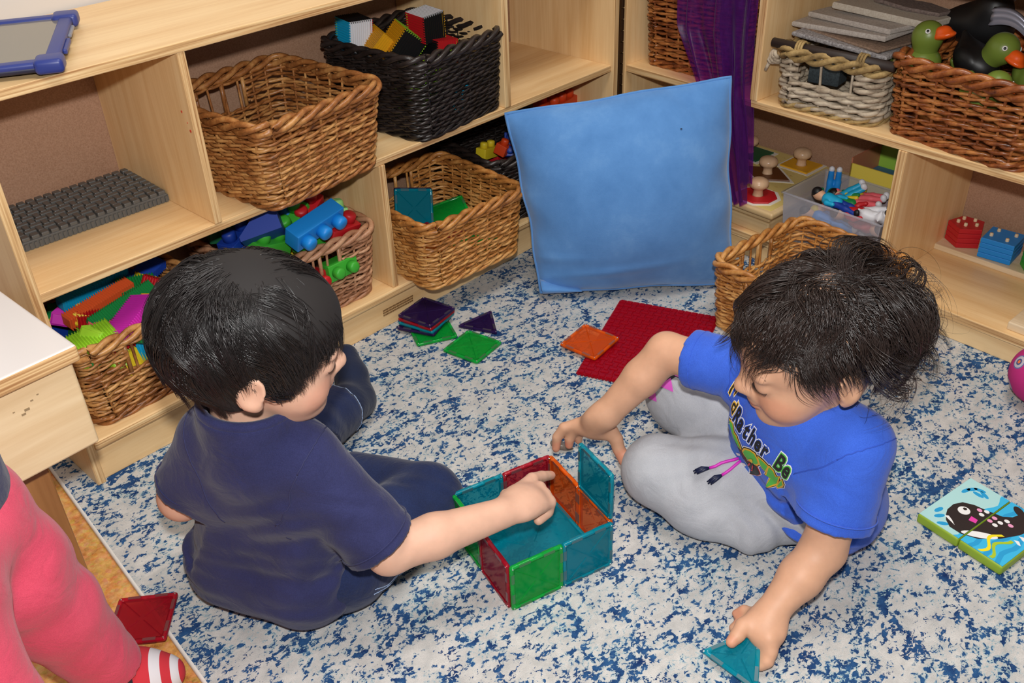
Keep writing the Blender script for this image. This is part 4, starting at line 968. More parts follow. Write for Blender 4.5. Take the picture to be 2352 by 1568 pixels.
# ------------------------------------------------------------------ two-piece whale puzzle on the rug
def whale():
    # local frame: x along the long side, y across; pieces are thick cards with green edges
    o0 = np.array((1.112, -.992)); ex = np.array((-.20, -.98)); ex = ex/np.linalg.norm(ex); ey = np.array((-ex[1], ex[0])); a = math.atan2(ex[1], ex[0]); ln = .066
    edge = mat('lime_edge', srgb(140, 168, 44), .5)
    def flat(c): return mat('print_ink', srgb(*c), .35)
    SKY, SEA, BLK, WHT, PNK, DPK, YEL, LIM, DRP = flat((176, 222, 222)), flat((60, 186, 232)), flat((46, 40, 40)), flat((240, 240, 238)), flat((236, 160, 196)), flat((230, 70, 170)), flat((246, 226, 40)), flat((176, 200, 50)), flat((40, 160, 214))
    W2 = .128
    def piece(k, label):
        p_ = o0+ex*(k*ln); t = thing('puzzle_piece', label, 'puzzle', (p_[0], p_[1], 0), a, 'two halves of the whale puzzle')
        autosmooth(MB().bbox(.0004, ln-.0004, 0, W2, 0, .0165, b=.0035).build('card', edge, t)); return t
    A = piece(0, 'puzzle half with the whale\'s head and water spout'); B = piece(1, 'puzzle half with the whale\'s tail, waves and seaweed')
    def shape(t, nm, m, pts, z, off):
        pts = [(x-off, y) for x, y in pts]; P = np.array(pts); ar = sum(P[i-1][0]*P[i][1]-P[i][0]*P[i-1][1] for i in range(len(P)))
        if ar < 0: pts = pts[::-1]
        MB().prism(pts, .0158, .0166+z*.00012).build(nm, m, t)
    def clip(pts, x0, x1):
        def half(ps, f, X):
            out = []
            for i in range(len(ps)):
                p, q = ps[i-1], ps[i]; a_, b_ = f(p[0]), f(q[0])
                if (a_ >= 0) != (b_ >= 0): s_ = (X-p[0])/(q[0]-p[0]); out.append((X, p[1]+s_*(q[1]-p[1])))
                if b_ >= 0: out.append(q)
            return out
        ps = half(pts, lambda x: x-x0, x0); return half(ps, lambda x: x1-x, x1) if ps else ps
    def art(nm, m, pts, z):
        for t, x0, x1, off in ((A, .002, ln-.0015, 0), (B, ln+.0015, 2*ln-.002, ln)):
            q = clip(pts, x0, x1)
            if len(q) > 2: shape(t, nm, m, q, z, off)
    def el(cx, cy, rx, ry, rot=0, n=20): return [(cx+rx*math.cos(2*math.pi*i/n)*math.cos(rot)-ry*math.sin(2*math.pi*i/n)*math.sin(rot), cy+rx*math.cos(2*math.pi*i/n)*math.sin(rot)+ry*math.sin(2*math.pi*i/n)*math.cos(rot)) for i in range(n)]
    m_ = .002
    art('sky', SKY, [(m_, m_), (2*ln-m_, m_), (2*ln-m_, W2-m_), (m_, W2-m_)], 1)
    sea = [(.056+.004*math.sin(i*1.1), W2*i/16) for i in range(17)]; sea[0] = (sea[0][0], m_); sea[-1] = (sea[-1][0], W2-m_)
    art('sea', SEA, sea+[(2*ln-m_, W2-m_), (2*ln-m_, m_)], 2)
    for k, xx in enumerate((.078, .098, .116)):
        pts = [(xx+.003*math.sin(i*1.3+k), m_+(W2-2*m_)*i/12) for i in range(13)]; art('wave_band', DRP, pts+[(p[0]+.007, p[1]) for p in reversed(pts)], 3)
    body = el(.047, .046, .028, .036, R(12))+[]
    whale_ = [(.030, .020), (.040, .012), (.056, .012), (.074, .022), (.090, .046), (.101, .074), (.104, .092), (.100, .112), (.090, .118), (.080, .108), (.078, .098), (.070, .088), (.052, .082), (.036, .078), (.024, .070), (.019, .056), (.020, .040), (.024, .030)]
    # stretch the outline so that the head lies by the near corner
    wh = [(.010+1.12*(x-.010), y) for x, y in whale_]
    art('whale_body', BLK, wh, 5)
    art('tail_fluke', BLK, el(.107, .116, .016, .008, R(70)), 5.5); art('tail_fluke', BLK, el(.086, .115, .012, .006, R(150)), 5.5)
    art('white_belly', WHT, el(.078, .030, .024, .006, R(38)), 6.5); art('mouth', WHT, [(.026, .026), (.046, .020), (.038, .026), (.030, .030)], 6.5)
    art('eye', WHT, el(.037, .056, .0085, .0085), 7); art('pupil', BLK, el(.036, .060, .0028, .0028), 8)
    art('cheek', DPK, [(.052, .044), (.050, .054), (.060, .054), (.062, .046)], 7)
    for x, y, m in ((.050, .074, PNK), (.057, .068, WHT), (.058, .079, WHT), (.072, .076, PNK), (.071, .066, PNK), (.082, .074, WHT), (.086, .084, WHT), (.094, .080, PNK), (.080, .064, WHT)): art('spot', m, el(x, y, .0038, .0032), 7)
    for x, y, r_ in ((.018, .105, 60), (.026, .112, 20), (.036, .108, -20), (.014, .096, 80), (.030, .102, 0)): art('water_drop', DRP, el(x, y, .0085, .0032, R(r_), 12), 5)
    for x, y, r_ in ((.014, .030, 80), (.022, .020, 60), (.034, .010, 40)): art('water_drop', DRP, el(x, y, .008, .0034, R(r_), 12), 5)
    for k, (m, dx) in enumerate(((YEL, 0), (LIM, .012))):
        pts = [(.092+dx+.006*math.sin(i*.7+k), .004+.05*i/10) for i in range(11)]; art('seaweed', m, pts+[(p[0]+.005, p[1]) for p in reversed(pts)], 7+k)
    for y in (.070, .058): art('foam', WHT, [(.112, y), (.118, y+.003), (.124, y-.003), (.120, y-.004), (.115, y-.001)], 7)
whale()
# small grey gem under the reaching fingers
g = Sdf(); g.ell((0, 0, 0), (.020, .012, .006), k=.002); g.plane((0, 0, .0042), (.2, .1, 1)); g.plane((0, .006, 0), (.5, .8, .6)); V, Q = g.mesh(.0018, smooth=0)
gm = fastmesh('glass_gem', V, Q, translucent('smoky_glass', srgb(120, 108, 100), .55), smooth=False); gm.location = (.862, -.535, .052); gm.rotation_euler = (0, R(10), R(-50)); tag(gm, 'smoky grey glass gem held under the reaching fingers', 'gem')

# ------------------------------------------------------------------ people
def headframe(az, pi, ro):
    az, pi, ro = R(az), R(pi), R(ro)
    f = np.array([math.cos(az)*math.cos(pi), math.sin(az)*math.cos(pi), math.sin(pi)]); l = np.array([-math.sin(az), math.cos(az), 0]); u = np.cross(f, l)
    return np.stack([f, math.cos(ro)*l+math.sin(ro)*u, -math.sin(ro)*l+math.cos(ro)*u], 1)
def add_head(g, M, o, s, lid=.0):
    W_ = lambda p: o+M@(np.array(p, float)*s)
    E = lambda c, r, k=.01, op='u', Mx=None: g.ell(W_(c), np.array(r)*s, M if Mx is None else M@Mx, k, op)
    E((-.012, 0, .022), (.090, .074, .080)); E((.035, 0, .020), (.050, .060, .058), .02); E((.030, 0, -.036), (.052, .053, .052), .025)
    for y in (-1, 1): E((.048, y*.031, -.040), (.032, .029, .030), .018)
    E((.064, 0, -.079), (.019, .022, .015), .018); E((.045, 0, -.075), (.035, .040, .020), .02)
    for y in (-1, 1):
        E((.1035, y*.030, -.003), (.019, .019, .011), .016, 's'); E((.0725, y*.031, -.004), (.0122, .0155, .0122), .004)
        E((.077, y*.029, .0155), (.008, .021, .007), .014)
    g.cap(W_((.080, 0, .008)), W_((.093, 0, -.018)), .0055*s, .0085*s, .012); E((.0955, 0, -.0235), (.0098, .0105, .0088), .008)
    for y in (-1, 1): E((.0895, y*.0098, -.0268), (.0072, .0062, .0058), .005)
    E((.0835, 0, -.0395), (.008, .017, .010), .012)
    E((.0862, 0, -.0475), (.0072, .0165, .0044), .0035); E((.0835, 0, -.0565), (.0082, .0140, .0052), .0035); g.cap(W_((.094, -.013, -.0522)), W_((.094, .013, -.0522)), .0018*s, None, .002, 's')
    a = R(14)
    for y in (-1, 1):
        tilt = np.array([[math.cos(a), 0, math.sin(a)], [0, 1, 0], [-math.sin(a), 0, math.cos(a)]]); fl_ = np.array([[math.cos(y*R(22)), -math.sin(y*R(22)), 0], [math.sin(y*R(22)), math.cos(y*R(22)), 0], [0, 0, 1]])
        Mx = fl_@tilt; E((-.014, y*.0795, -.008), (.0170, .0060, .0245), .005, 'u', Mx); E((-.007, y*.0765, -.026), (.009, .006, .010), .006, 'u', Mx)
        E((-.012, y*.0862, -.006), (.0105, .0055, .0165), .003, 's', Mx); E((-.017, y*.0795, .0), (.005, .0033, .012), .004, 'u', Mx)
    return W_
def finger(g, pts, r, k=.0022):
    for i in range(len(pts)-1): g.cap(pts[i], pts[i+1], r[i], r[i+1], k if i else .006)
def skin_mat(name, c):
    m = mat(name, c, .52); t = NT(m); at = t.n('ShaderNodeAttribute'); at.attribute_name = 'tint'; v = t.coord()
    a = t.noise(v, 60, 3); b = t.noise(v, 900, 2)
    base = t.ramp(a, [(.3, tuple(x*.95 for x in c[:3])+(1,)), (.7, tuple(min(1, x*1.05) for x in c[:3])+(1,))])
    t.col(t.mix(1.0, base, at.outputs['Color'], 'MULTIPLY')); t.bump(b, .08, .0004)
    t.b.inputs['Subsurface Weight'].default_value = .12; t.b.inputs['Subsurface Radius'].default_value = (.008, .003, .0015); t.b.inputs['Subsurface Scale'].default_value = 1.0
    t.b.inputs['Specular IOR Level'].default_value = .4
    return m
def tint(o, V, spots, base=(1, 1, 1)):
    """spots: (centre, radius, colour multiplier, softness)"""
    c = np.tile(np.array(base, float), (len(V), 1))
    for ctr, r, col, axes in spots:
        Q = V-np.array(ctr)
        if axes is not None: Q = Q@axes[0]/np.array(axes[1]); d = np.linalg.norm(Q, axis=1)
        else: d = np.linalg.norm(Q, axis=1)/r
        w = np.clip(1.25-d, 0, .5)*2; w = (w*w*(3-2*w))[:, None]; c = c*(1-w)+c*np.array(col)*w
    at = o.data.attributes.new('tint', 'FLOAT_COLOR', 'POINT'); at.data.foreach_set('color', np.concatenate([c, np.ones((len(V), 1))], 1).astype(np.float32).ravel())
def fabric(name, c, c2=None, scale=900, fold=.0, rough=.9):
    m = mat(name, c, rough); t = NT(m); v = t.coord(); a = t.noise(v, scale, 2, .6); b = t.noise(v, 14, 4, .6, .5)
    c2 = c2 or tuple(x*.82 for x in c[:3])+(1,)
    t.col(t.mix(.5, t.ramp(a, [(.35, c2), (.65, c)]), t.ramp(b, [(.3, c2), (.6, c)])))
    h = t.math('ADD', t.math('MULTIPLY', a, .10), t.math('MULTIPLY', t.noise(t.coord((1, 1, 1)), 22, 3, .5, 1.5), 1.0)); t.bump(h, .35, .008)
    t.b.inputs['Specular IOR Level'].default_value = .15; t.b.inputs['Sheen Weight'].default_value = .15
    return m
def wrinkles(specs):
    """ridges across cloth: (centre, axis across the folds, wavelength, reach, amplitude)"""
    def f(P):
        d = np.zeros(len(P))
        for c, ax, wl, reach, amp in specs:
            ax = np.array(ax, float); ax /= np.linalg.norm(ax); Q = P-np.array(c); r = np.linalg.norm(Q, axis=1)
            s_ = Q@ax+.006*np.sin(Q[:, 0]*60+Q[:, 1]*43+Q[:, 2]*51)
            d += amp*np.sin(2*np.pi*s_/wl)*np.exp(-(r/reach)**2)
        return d
    return f
# --- hair made of many fine strands
def strands_mesh(P, w):
    """P: strands x points x 3, w: base width -> triangular tapered tubes"""
    n, K, _ = P.shape; Tn = np.gradient(P, axis=1); Tn /= np.linalg.norm(Tn, axis=2, keepdims=True)+1e-12
    ref = np.array([.31, .52, .79]); U = np.cross(Tn, ref); U /= np.linalg.norm(U, axis=2, keepdims=True)+1e-12; B = np.cross(Tn, U)
    tt = np.linspace(0, 1, K); prof = (np.minimum(1, .6+tt*4)*np.maximum(.12, 1-tt**3))[None, :, None]
    ww = w[:, None, None]*prof; V = []
    for a in (0, 2.094, 4.189): V.append(P+ww*(math.cos(a)*U+math.sin(a)*B))
    V = np.stack(V, 2).reshape(-1, 3); base = (np.arange(n)[:, None]*K+np.arange(K-1)[None])*3
    F = []
    for j in range(3):
        l = (j+1) % 3; F.append(np.stack([base+j, base+l, base+3+l, base+3+j], -1).reshape(-1, 4))
    return V, np.concatenate(F)
def unit_v(a): return a/(np.linalg.norm(a, axis=-1, keepdims=True)+1e-12)
def grow(rg, n, region, whorl, L, K, c0, r0, gvec, lift, swirl=.3, jit=.25, clump=12, pull=.6, stick=.75, grav=.5, curl=None, wild=0., part=None):
    U = unit_v(rg.normal(size=(n*6, 3))); U = U[region(U)][:n]; n = len(U); w = np.array(whorl, float); w /= np.linalg.norm(w)
    m = max(2, n//clump); G = U[rg.choice(n, m, replace=False)]; cl_ = np.empty(n, int)
    for a in range(0, n, 2000): cl_[a:a+2000] = np.argmax(U[a:a+2000]@G.T, 1)
    def run(U_, Lr, sw, lf, seed):
        r2 = np.random.default_rng(seed); p = c0+r0*U_; t = U_-w*1.0; P_ = [p.copy()]; nn = unit_v(U_/r0); t = unit_v(t-(t*nn).sum(1, keepdims=True)*nn)
        b = np.cross(nn, t); t = unit_v(t*np.cos(sw)[:, None]+b*np.sin(sw)[:, None])
        for k in range(1, K):
            p = p+t*(Lr/(K-1))[:, None]; q = (p-c0)/r0; rho = np.linalg.norm(q, axis=1, keepdims=True); f = k/(K-1)
            tgt = 1+(lf*min(1, f*3.5))[:, None]/r0.mean(); inside = (rho < tgt) | (f < stick)
            p = np.where(inside, c0+q/rho*tgt*r0, p); nn = unit_v(q/rho/r0)
            tn = (t*nn).sum(1, keepdims=True); t = unit_v(t-np.where(inside, tn, 0)*nn*(1 if f < stick else .5)+gvec*grav*f)
            if wild: t = unit_v(t+r2.normal(size=t.shape)*wild)
            P_.append(p.copy())
        return np.stack(P_, 1)
    swG = swirl+rg.normal(size=m)*jit; lfG = lift[0]+rg.random(m)*(lift[1]-lift[0]); LG = L[0]+rg.random(m)*(L[1]-L[0])
    PG = run(G, LG, swG, lfG, 1); PS = run(U, LG[cl_]*(.85+.3*rg.random(n)), swG[cl_]+rg.normal(size=n)*jit*.35, lfG[cl_]+rg.normal(size=n)*.0012, 2)
    f = np.linspace(0, 1, K)[None, :, None]; PS = PS*(1-pull*f**1.3)+(PG[cl_]+(PS[:, :1]-PG[cl_][:, :1])*.35)*(pull*f**1.3)
    if curl:
        rad, turns = curl; ph = rg.random(m)*6.28; tr = turns[0]+rg.random(m)*(turns[1]-turns[0]); sgn = np.where(rg.random(m) < .5, -1, 1)
        Tn = unit_v(np.gradient(PS, axis=1)); Nn = unit_v(PS-c0); Bn = unit_v(np.cross(Tn, Nn)); an = (ph[cl_]*0+tr[cl_]*sgn[cl_]*6.283)[:, None, None]*f
        rd = (rad[0]+rg.random(m)*(rad[1]-rad[0]))[cl_][:, None, None]*f**.7
        PS = PS+rd*((1-np.cos(an))*Nn*.8+np.sin(an)*Bn)
    return PS
def hair_mat(name, c, rough=.32):
    m = mat(name, c, rough); b = m.node_tree.nodes['Principled BSDF']; b.inputs['Specular IOR Level'].default_value = .55
    t = NT(m); a = t.noise(t.coord(), 220, 2); t.col(t.ramp(a, [(.3, tuple(x*.6 for x in c[:3])+(1,)), (.7, tuple(min(1, x*1.6) for x in c[:3])+(1,))])); return m

# ================================================================== child in navy T-shirt, pointing into the tile house
PZ = (.45, -.40, 0)
kid = thing('person', 'seated child with straight black hair, navy T-shirt and jeans, pointing', 'person', PZ)
off = -np.array(PZ)
Mh = headframe(-28.5, -12.5, 4.5); oh = np.array((.4275, -.4705, .430)); sh_ = .955
shR, shL = np.array((.436, -.510, .288)), np.array((.378, -.411, .300))
elR, wrR = np.array((.480, -.586, .152)), np.array((.622, -.636, .143))
elL, wrL = np.array((.343, -.361, .200)), np.array((.452, -.275, .150))
wv = (shR-shL)/np.linalg.norm(shR-shL); hv = np.array((.385, -.923, 0))
pelv, belly, chest = np.array((.424, -.428, .078)), np.array((.426, -.434, .155)), np.array((.412, -.456, .235))
g = Sdf(); Wp = add_head(g, Mh, oh, sh_)
g.cap(Wp((-.022, 0, -.05)), (.406, -.458, .300), .037, .036, .02)
for c_, v_, r_ in ((pelv, hv, .060), (belly, hv, .052), (chest, wv, .048)): g.cap(c_-v_*.045, c_+v_*.045, r_, None, .02)
g.cap(shL, shR, .026, None, .02)
g.chain([shR, (shR+elR)/2, elR, elR*.6+wrR*.4, wrR], [.034, .031, .0275, .0275, .0200], .010)
g.chain([shL, elL, elL*.6+wrL*.4, wrL], [.034, .0285, .028, .021], .010)
d_ = np.array((.965, .06, -.24)); d_ /= np.linalg.norm(d_)
# right hand: palm, pointing index, three curled fingers, thumb
g.ell((.656, -.6375, .136), (.034, .029, .0195), np.stack([d_, (-.06, .998, 0), np.cross(d_, (-.06, .998, 0))], 1), .012)
g.ell((.672, -.6365, .1345), (.023, .029, .017), np.stack([d_, (-.06, .998, 0), np.cross(d_, (-.06, .998, 0))], 1), .010)
finger(g, [(.684, -.617, .134), (.710, -.6115, .129), (.733, -.608, .116), (.7545, -.6065, .103)], [.0098, .0088, .0080, .0066])
for i, (y, z) in enumerate(((-.631, .134), (-.644, .132), (-.6560, .129))):
    x = .688-.004*i; finger(g, [(x, y, z), (x+.0165, y+.001, z-.006), (x+.0115, y+.001, z-.0200), (x-.006, y+.001, z-.0225)], [.0096, .0090, .0084, .0072], .002)
finger(g, [(.648, -.618, .128), (.670, -.602, .120), (.690, -.604, .110), (.700, -.612, .104)], [.0115, .0098, .0085, .0072])
# left hand resting in the lap
g.ell((.478, -.262, .140), (.030, .024, .016), None, .012)
for i in range(4): finger(g, [(.498, -.278+i*.011, .140), (.520, -.276+i*.011, .132), (.530, -.276+i*.011, .116)], [.0075, .007, .006])
finger(g, [(.468, -.284, .138), (.490, -.297, .128), (.505, -.296, .118)], [.0085, .0075, .0062])
# legs under the jeans
hipR, knR, anR = np.array((.482, -.482, .062)), np.array((.642, -.468, .058)), np.array((.596, -.345, .052))
hipL, knL, anL = np.array((.452, -.335, .070)), np.array((.600, -.236, .076)), np.array((.712, -.197, .050))
for a in ((hipR, knR, anR), (hipL, knL, anL)): g.chain(a, [.052, .042, .030], .02)
V, Q = g.mesh(.0026); Vb = V
M_skinA = skin_mat('skin_fair', srgb(214, 170, 146))
body = fastmesh('body', V+off, Q, M_skinA, kid)
Wl = lambda p: Wp(p)
def face_spots(Wf, M, s, lipc):
    S_ = [(Wf((.088, 0, -.0475)), 1, lipc, (M, np.array((.012, .0165, .0046))*s)), (Wf((.086, 0, -.0565)), 1, lipc, (M, np.array((.013, .0140, .0056))*s))]
    for y in (-1, 1):
        S_.append((Wf((.062, y*.040, -.038)), 1, (1.0, .86, .84), (M, np.array((.034, .024, .022))*s)))
    return S_
nails = [((.7585, -.6065, .1045), .004, (1.05, .88, .90), None)]
tint(body, V, face_spots(Wp, Mh, sh_, (.90, .62, .60))+[((.755, -.6065, .103), .012, (1.02, .86, .85), None)]+nails)
# T-shirt
g = Sdf(); N_ = lambda v: v/np.linalg.norm(v)
g.cap(pelv-hv*.062+np.array((-.004, 0, -.008)), pelv+hv*.036+np.array((-.004, 0, -.008)), .076, None, .02); g.cap(belly-hv*.058, belly+hv*.040, .068, None, .03); g.cap(chest-wv*.045, chest+wv*.042, .058, None, .03)
g.cap(shL, shR, .036, None, .025); g.cap((shL+shR)/2, (.406, -.459, .350), .064, .058, .025)
seR = shR+(elR-shR)*.90; seL = shL+(elL-shL)*.84; uR = N_(elR-shR); uL = N_(elL-shL)
g.chain([shR, seR+uR*.02], [.038, .049], .02); g.chain([shL, seL+uL*.02], [.037, .042], .02)
g.disc(seR, uR, .075, .12); g.cap(seR-uR*.022, seR+uR*.05, .039, .043, .002, 's')
g.disc(seL, uL, .060, .12); g.cap(seL-uL*.022, seL+uL*.05, .033, .036, .002, 's')
nk = Wp((-.024, 0, -.075)); nb = np.array((.407, -.459, .352)); g.disc((.407, -.459, .358), (.12, -.02, .99), .09, .1); g.cap(nb, nb+np.array((.012, -.003, .08)), .047, .060, .003, 's'); g.cap((.394, -.402, .225), (.392, -.378, .10), .044, .056, .03)
g.plane((0, 0, .003), (0, 0, -1))
wr = wrinkles([(seR-uR*.06, (.5, .3, .8), .030, .05, .0022), ((.40, -.50, .20), (.2, .5, .8), .035, .055, .0030), ((.42, -.47, .085), (.3, .2, .9), .034, .07, .0034), ((.37, -.36, .05), (.1, .0, 1), .030, .07, .0030), ((.47, -.52, .10), (.8, .2, -.4), .032, .06, .0036), ((.36, -.42, .14), (.2, .7, .5), .06, .09, .0018), ((.345, -.37, .25), (.4, .5, .6), .028, .04, .0018)])
V, Q = g.mesh(.0034, disp=wr)
M_navy = fabric('navy_jersey', srgb(50, 53, 94), srgb(36, 38, 72))
shirt = fastmesh('t_shirt', V+off, Q, M_navy, kid)
# ribbed collar and hem seams
ax = N_(np.array((.12, -.02, .99))); e_a = N_(np.cross(ax, (0, 1, .1))); e_b = np.cross(ax, e_a)
col_c = np.array((.407, -.459, .358))
MB().tube([col_c+off+.0510*math.cos(a)*e_a+.0510*math.sin(a)*e_b for a in np.linspace(0, 2*math.pi, 41)[:-1]], .0066, 8, closed=True).build('collar', M_navy, kid, True)
def ring_stitch(c, u, r, name, m, parent, rad=.0007, offv=off):
    a1 = N_(np.cross(u, (0.3, .1, 1.0))); a2 = np.cross(u, a1)
    MB().tube([c+offv+r*math.cos(a)*a1+r*math.sin(a)*a2 for a in np.linspace(0, 2*math.pi, 49)[:-1]], rad, 4, closed=True).build(name, m, parent, True)
ring_stitch(seR-uR*.014, uR, .0478, 'sleeve_hem', M_navy, kid, .0011); ring_stitch(seL-uL*.014, uL, .0412, 'sleeve_hem', M_navy, kid, .0011)
bvN = BVHTree.FromPolygons([tuple(v) for v in V], [tuple(q) for q in Q]); M_navy2 = mat('navy_thread', srgb(46, 49, 88), .9)
def armhole(sh, u, bvh, parent, m, o_, rr=.075, n=80):
    a1 = N_(np.cross(u, (0.3, .1, 1.0))); a2 = np.cross(u, a1); P = [sh+u*.012+rr*(math.cos(a)*a1+math.sin(a)*a2) for a in np.linspace(0, 2*math.pi, n)]
    MB().tube(on_surf0(bvh, P, -.0001)+o_, .0009, 5).build('armhole_seam', m, parent, True)
def on_surf0(bvh, pts, lift):
    out = []
    for p in pts:
        loc, nr, ix, ds = bvh.find_nearest(Vector(p)); out.append(np.array(loc)+np.array(nr)*lift)
    return np.array(out)
armhole(shR, N_(uR*.6+wv*.8), bvN, kid, M_navy2, off); armhole(shL, N_(uL*.6-wv*.8), bvN, kid, M_navy2, off)
# jeans
g = Sdf(); g.cap(pelv-hv*.05+np.array((.02, .005, -.004)), pelv+hv*.05+np.array((.02, .005, -.004)), .074, None, .02)
g.chain([hipR, knR], [.064, .049], .015); g.chain([knR, anR], [.047, .040], .012); g.chain([hipL, knL, anL], [.062, .050, .041], .015)
uA = N_(anL-knL); g.cap(anL+uA*.004, anL+uA*.07, .05, .06, .002, 's'); g.cap(anL-uA*.02, anL+uA*.02, .036, .038, .003, 's')
uB = N_(anR-knR); g.disc(anR+uB*.006, uB, .06, .06); g.plane((0, 0, .002), (0, 0, -1))
wr = wrinkles([(knR, (.8, .5, .2), .028, .05, .0030), ((.53, -.48, .08), (.9, .2, .3), .036, .06, .0036), (knL, (.7, .5, .3), .03, .05, .0028), (anL, (.9, .3, 0), .022, .035, .0024)])
V, Q = g.mesh(.0036, disp=wr); M_jean = fabric('dark_denim', srgb(36, 48, 86), srgb(24, 32, 62), 700); jeans = fastmesh('jeans', V+off, Q, M_jean, kid)
bv = BVHTree.FromPolygons([tuple(v) for v in V], [tuple(q) for q in Q])
def on_surf(bvh, pts, lift=.0008):
    out = []
    for p in pts:
        loc, nr, ix, ds = bvh.find_nearest(Vector(p)); out.append(np.array(loc)+np.array(nr)*lift)
    return np.array(out)
M_thread = mat('pale_thread', srgb(150, 170, 205), .8)
def seam(pts, name='seam_stitch', parent=kid, m=M_thread, rad=.0008, bvh=bv, dash=False, n=60, o_=off):
    P = np.array(pts, float); tt = np.linspace(0, 1, n); k = np.linspace(0, 1, len(P)); C_ = np.stack([np.interp(tt, k, P[:, i]) for i in range(3)], 1); S_ = on_surf(bvh, C_)+o_
    mb = MB()
    if dash:
        for i in range(0, n-1, 2): mb.tube(S_[i:i+2], rad, 4)
    else: mb.tube(S_, rad, 4)
    return mb.build(name, m, parent, True)
for dz in (0, .006):
    seam([(.52+dz, -.535, .10), (.535+dz, -.540, .07), (.545+dz, -.538, .035), (.535+dz, -.53, .012)]); seam([(.475, -.53, .055+dz), (.50, -.535, .040+dz), (.525, -.54, .032+dz)])
for k_ in (.012, .019):
    c_ = anL-uA*k_; a1 = N_(np.cross(uA, (0.3, .1, 1.0))); a2 = np.cross(uA, a1); seam([c_+.05*(math.cos(a)*a1+math.sin(a)*a2) for a in np.linspace(0, 2*math.pi, 40)], n=90)
# socks
g = Sdf(); g.chain([anL-uA*.040, anL-uA*.005, (.734, -.186, .040), (.757, -.150, .060), (.778, -.112, .074)], [.033, .033, .032, .027, .021], .012); V, Q = g.mesh(.0035); fastmesh('sock', V+off, Q, fabric('navy_sock', srgb(34, 42, 66), None, 500), kid)
g = Sdf(); g.chain([anR-uB*.045, anR, (.580, -.318, .040), (.560, -.272, .040)], [.033, .032, .031, .022], .015); V, Q = g.mesh(.0035); fastmesh('sock', V+off, Q, fabric('navy_sock', srgb(34, 42, 66), None, 500), kid)
# hair: an inner volume that follows the skull, then strands over it
M_hairA = hair_mat('black_hair', srgb(28, 24, 24), .34)
c0, r0 = np.array((-.012, 0, .022)), np.array((.092, .076, .082)); grv = Mh.T@np.array((0, 0, -1.0))
g = Sdf(); L_ = lambda p: np.array(p, float)
g.ell((-.010, 0, .026), (.0945, .0820, .0890)); g.ell((-.028, 0, -.010), (.068, .070, .062), k=.02); g.ell((.020, 0, .045), (.070, .068, .052), k=.02)
g.ell((.085, 0, -.045), (.075, .088, .062), k=.006, op='s'); g.ell((.012, -.085, -.050), (.040, .040, .042), k=.006, op='s'); g.ell((.012, .085, -.050), (.040, .040, .042), k=.006, op='s')
V, Q = g.mesh(.0028); hv_ = (V*sh_)@Mh.T+oh; fastmesh('hair_volume', hv_+off, Q, mat('under_hair', srgb(28, 24, 24), .8), kid)
rgA = np.random.default_rng(21)
regA = lambda U: (U[:, 2] > -.42+.55*np.clip(U[:, 0], 0, 1)) & ~((U[:, 0] > .55) & (U[:, 2] < .45))
PS = grow(rgA, 6200, regA, (-.42, .12, .90), (.085, .135), 12, c0, r0, grv, (.006, .015), swirl=.35, jit=.42, clump=46, pull=.80, stick=.80, grav=.28)
def trim(PS, zmin, rg, jit=.005):
    # cut each strand where it would fall over the bare face
    n, K, _ = PS.shape; j = rg.normal(size=n)*jit; bad = PS[:, :, 2] < zmin(PS)+j[:, None]; first = np.where(bad.any(1), bad.argmax(1), K)
    for i in np.nonzero(first < K)[0]:
        f = max(first[i], 2); old = PS[i, :f]; tt = np.linspace(0, f-1, K); PS[i] = np.stack([np.interp(tt, np.arange(f), old[:, a]) for a in range(3)], 1)
    return PS
zA = lambda P: np.interp(P[:, :, 0], [-.12, -.035, -.022, -.004, .012, .022, .034, .062, .12], [-.105, -.085, -.034, -.016, -.020, -.044, -.040, .006, .011])
PS2 = grow(rgA, 1500, lambda U: U@unit_v(np.array((-.35, .05, .93))) > .80, (.15, .0, .98), (.06, .10), 12, c0, r0, grv, (.010, .017), swirl=.25, jit=.5, clump=40, pull=.8, stick=.85, grav=.2)
PS = trim(np.concatenate([PS, PS2]), zA, rgA, .004)
Vh, Qh = strands_mesh((PS*sh_)@Mh.T+oh, .00042+.00022*rgA.random(len(PS))); fastmesh('hair_strands', Vh+off, Qh, M_hairA, kid)
# eyebrow and lashes on the visible side
def brow(Wf, M, s, parent, m, o_, side, dens=70):
    rg = np.random.default_rng(5); P = []
    for i in range(dens):
        u = rg.random(); y = side*(.012+.036*u); x = .0865-.012*u**2+.001; z = .0165+.004*math.sin(u*2.6)+rg.normal()*.0012; p = np.array((x, y, z)); d = np.array((-.002, side*.0045, .0016))
        P.append([Wf(p+d*t_) for t_ in np.linspace(0, 1, 4)])
    for i in range(34):
        u = i/33; y = side*(.018+.027*u); x = .0845-.008*(u-.4)**2*4*.5-.004*u; z = -.0068; p = np.array((x, y, z)); d = np.array((.0045, side*.0015*(u-.3), -.0042))
        P.append([Wf(p+d*t_+np.array((0, 0, .0008*t_*t_))) for t_ in np.linspace(0, 1, 4)])
    P = np.array(P); V_, Q_ = strands_mesh(P, np.full(len(P), .00034)); fastmesh('brow_and_lashes', V_+o_, Q_, m, parent)
brow(Wp, Mh, sh_, kid, M_hairA, off, -1); brow(Wp, Mh, sh_, kid, M_hairA, off, 1)

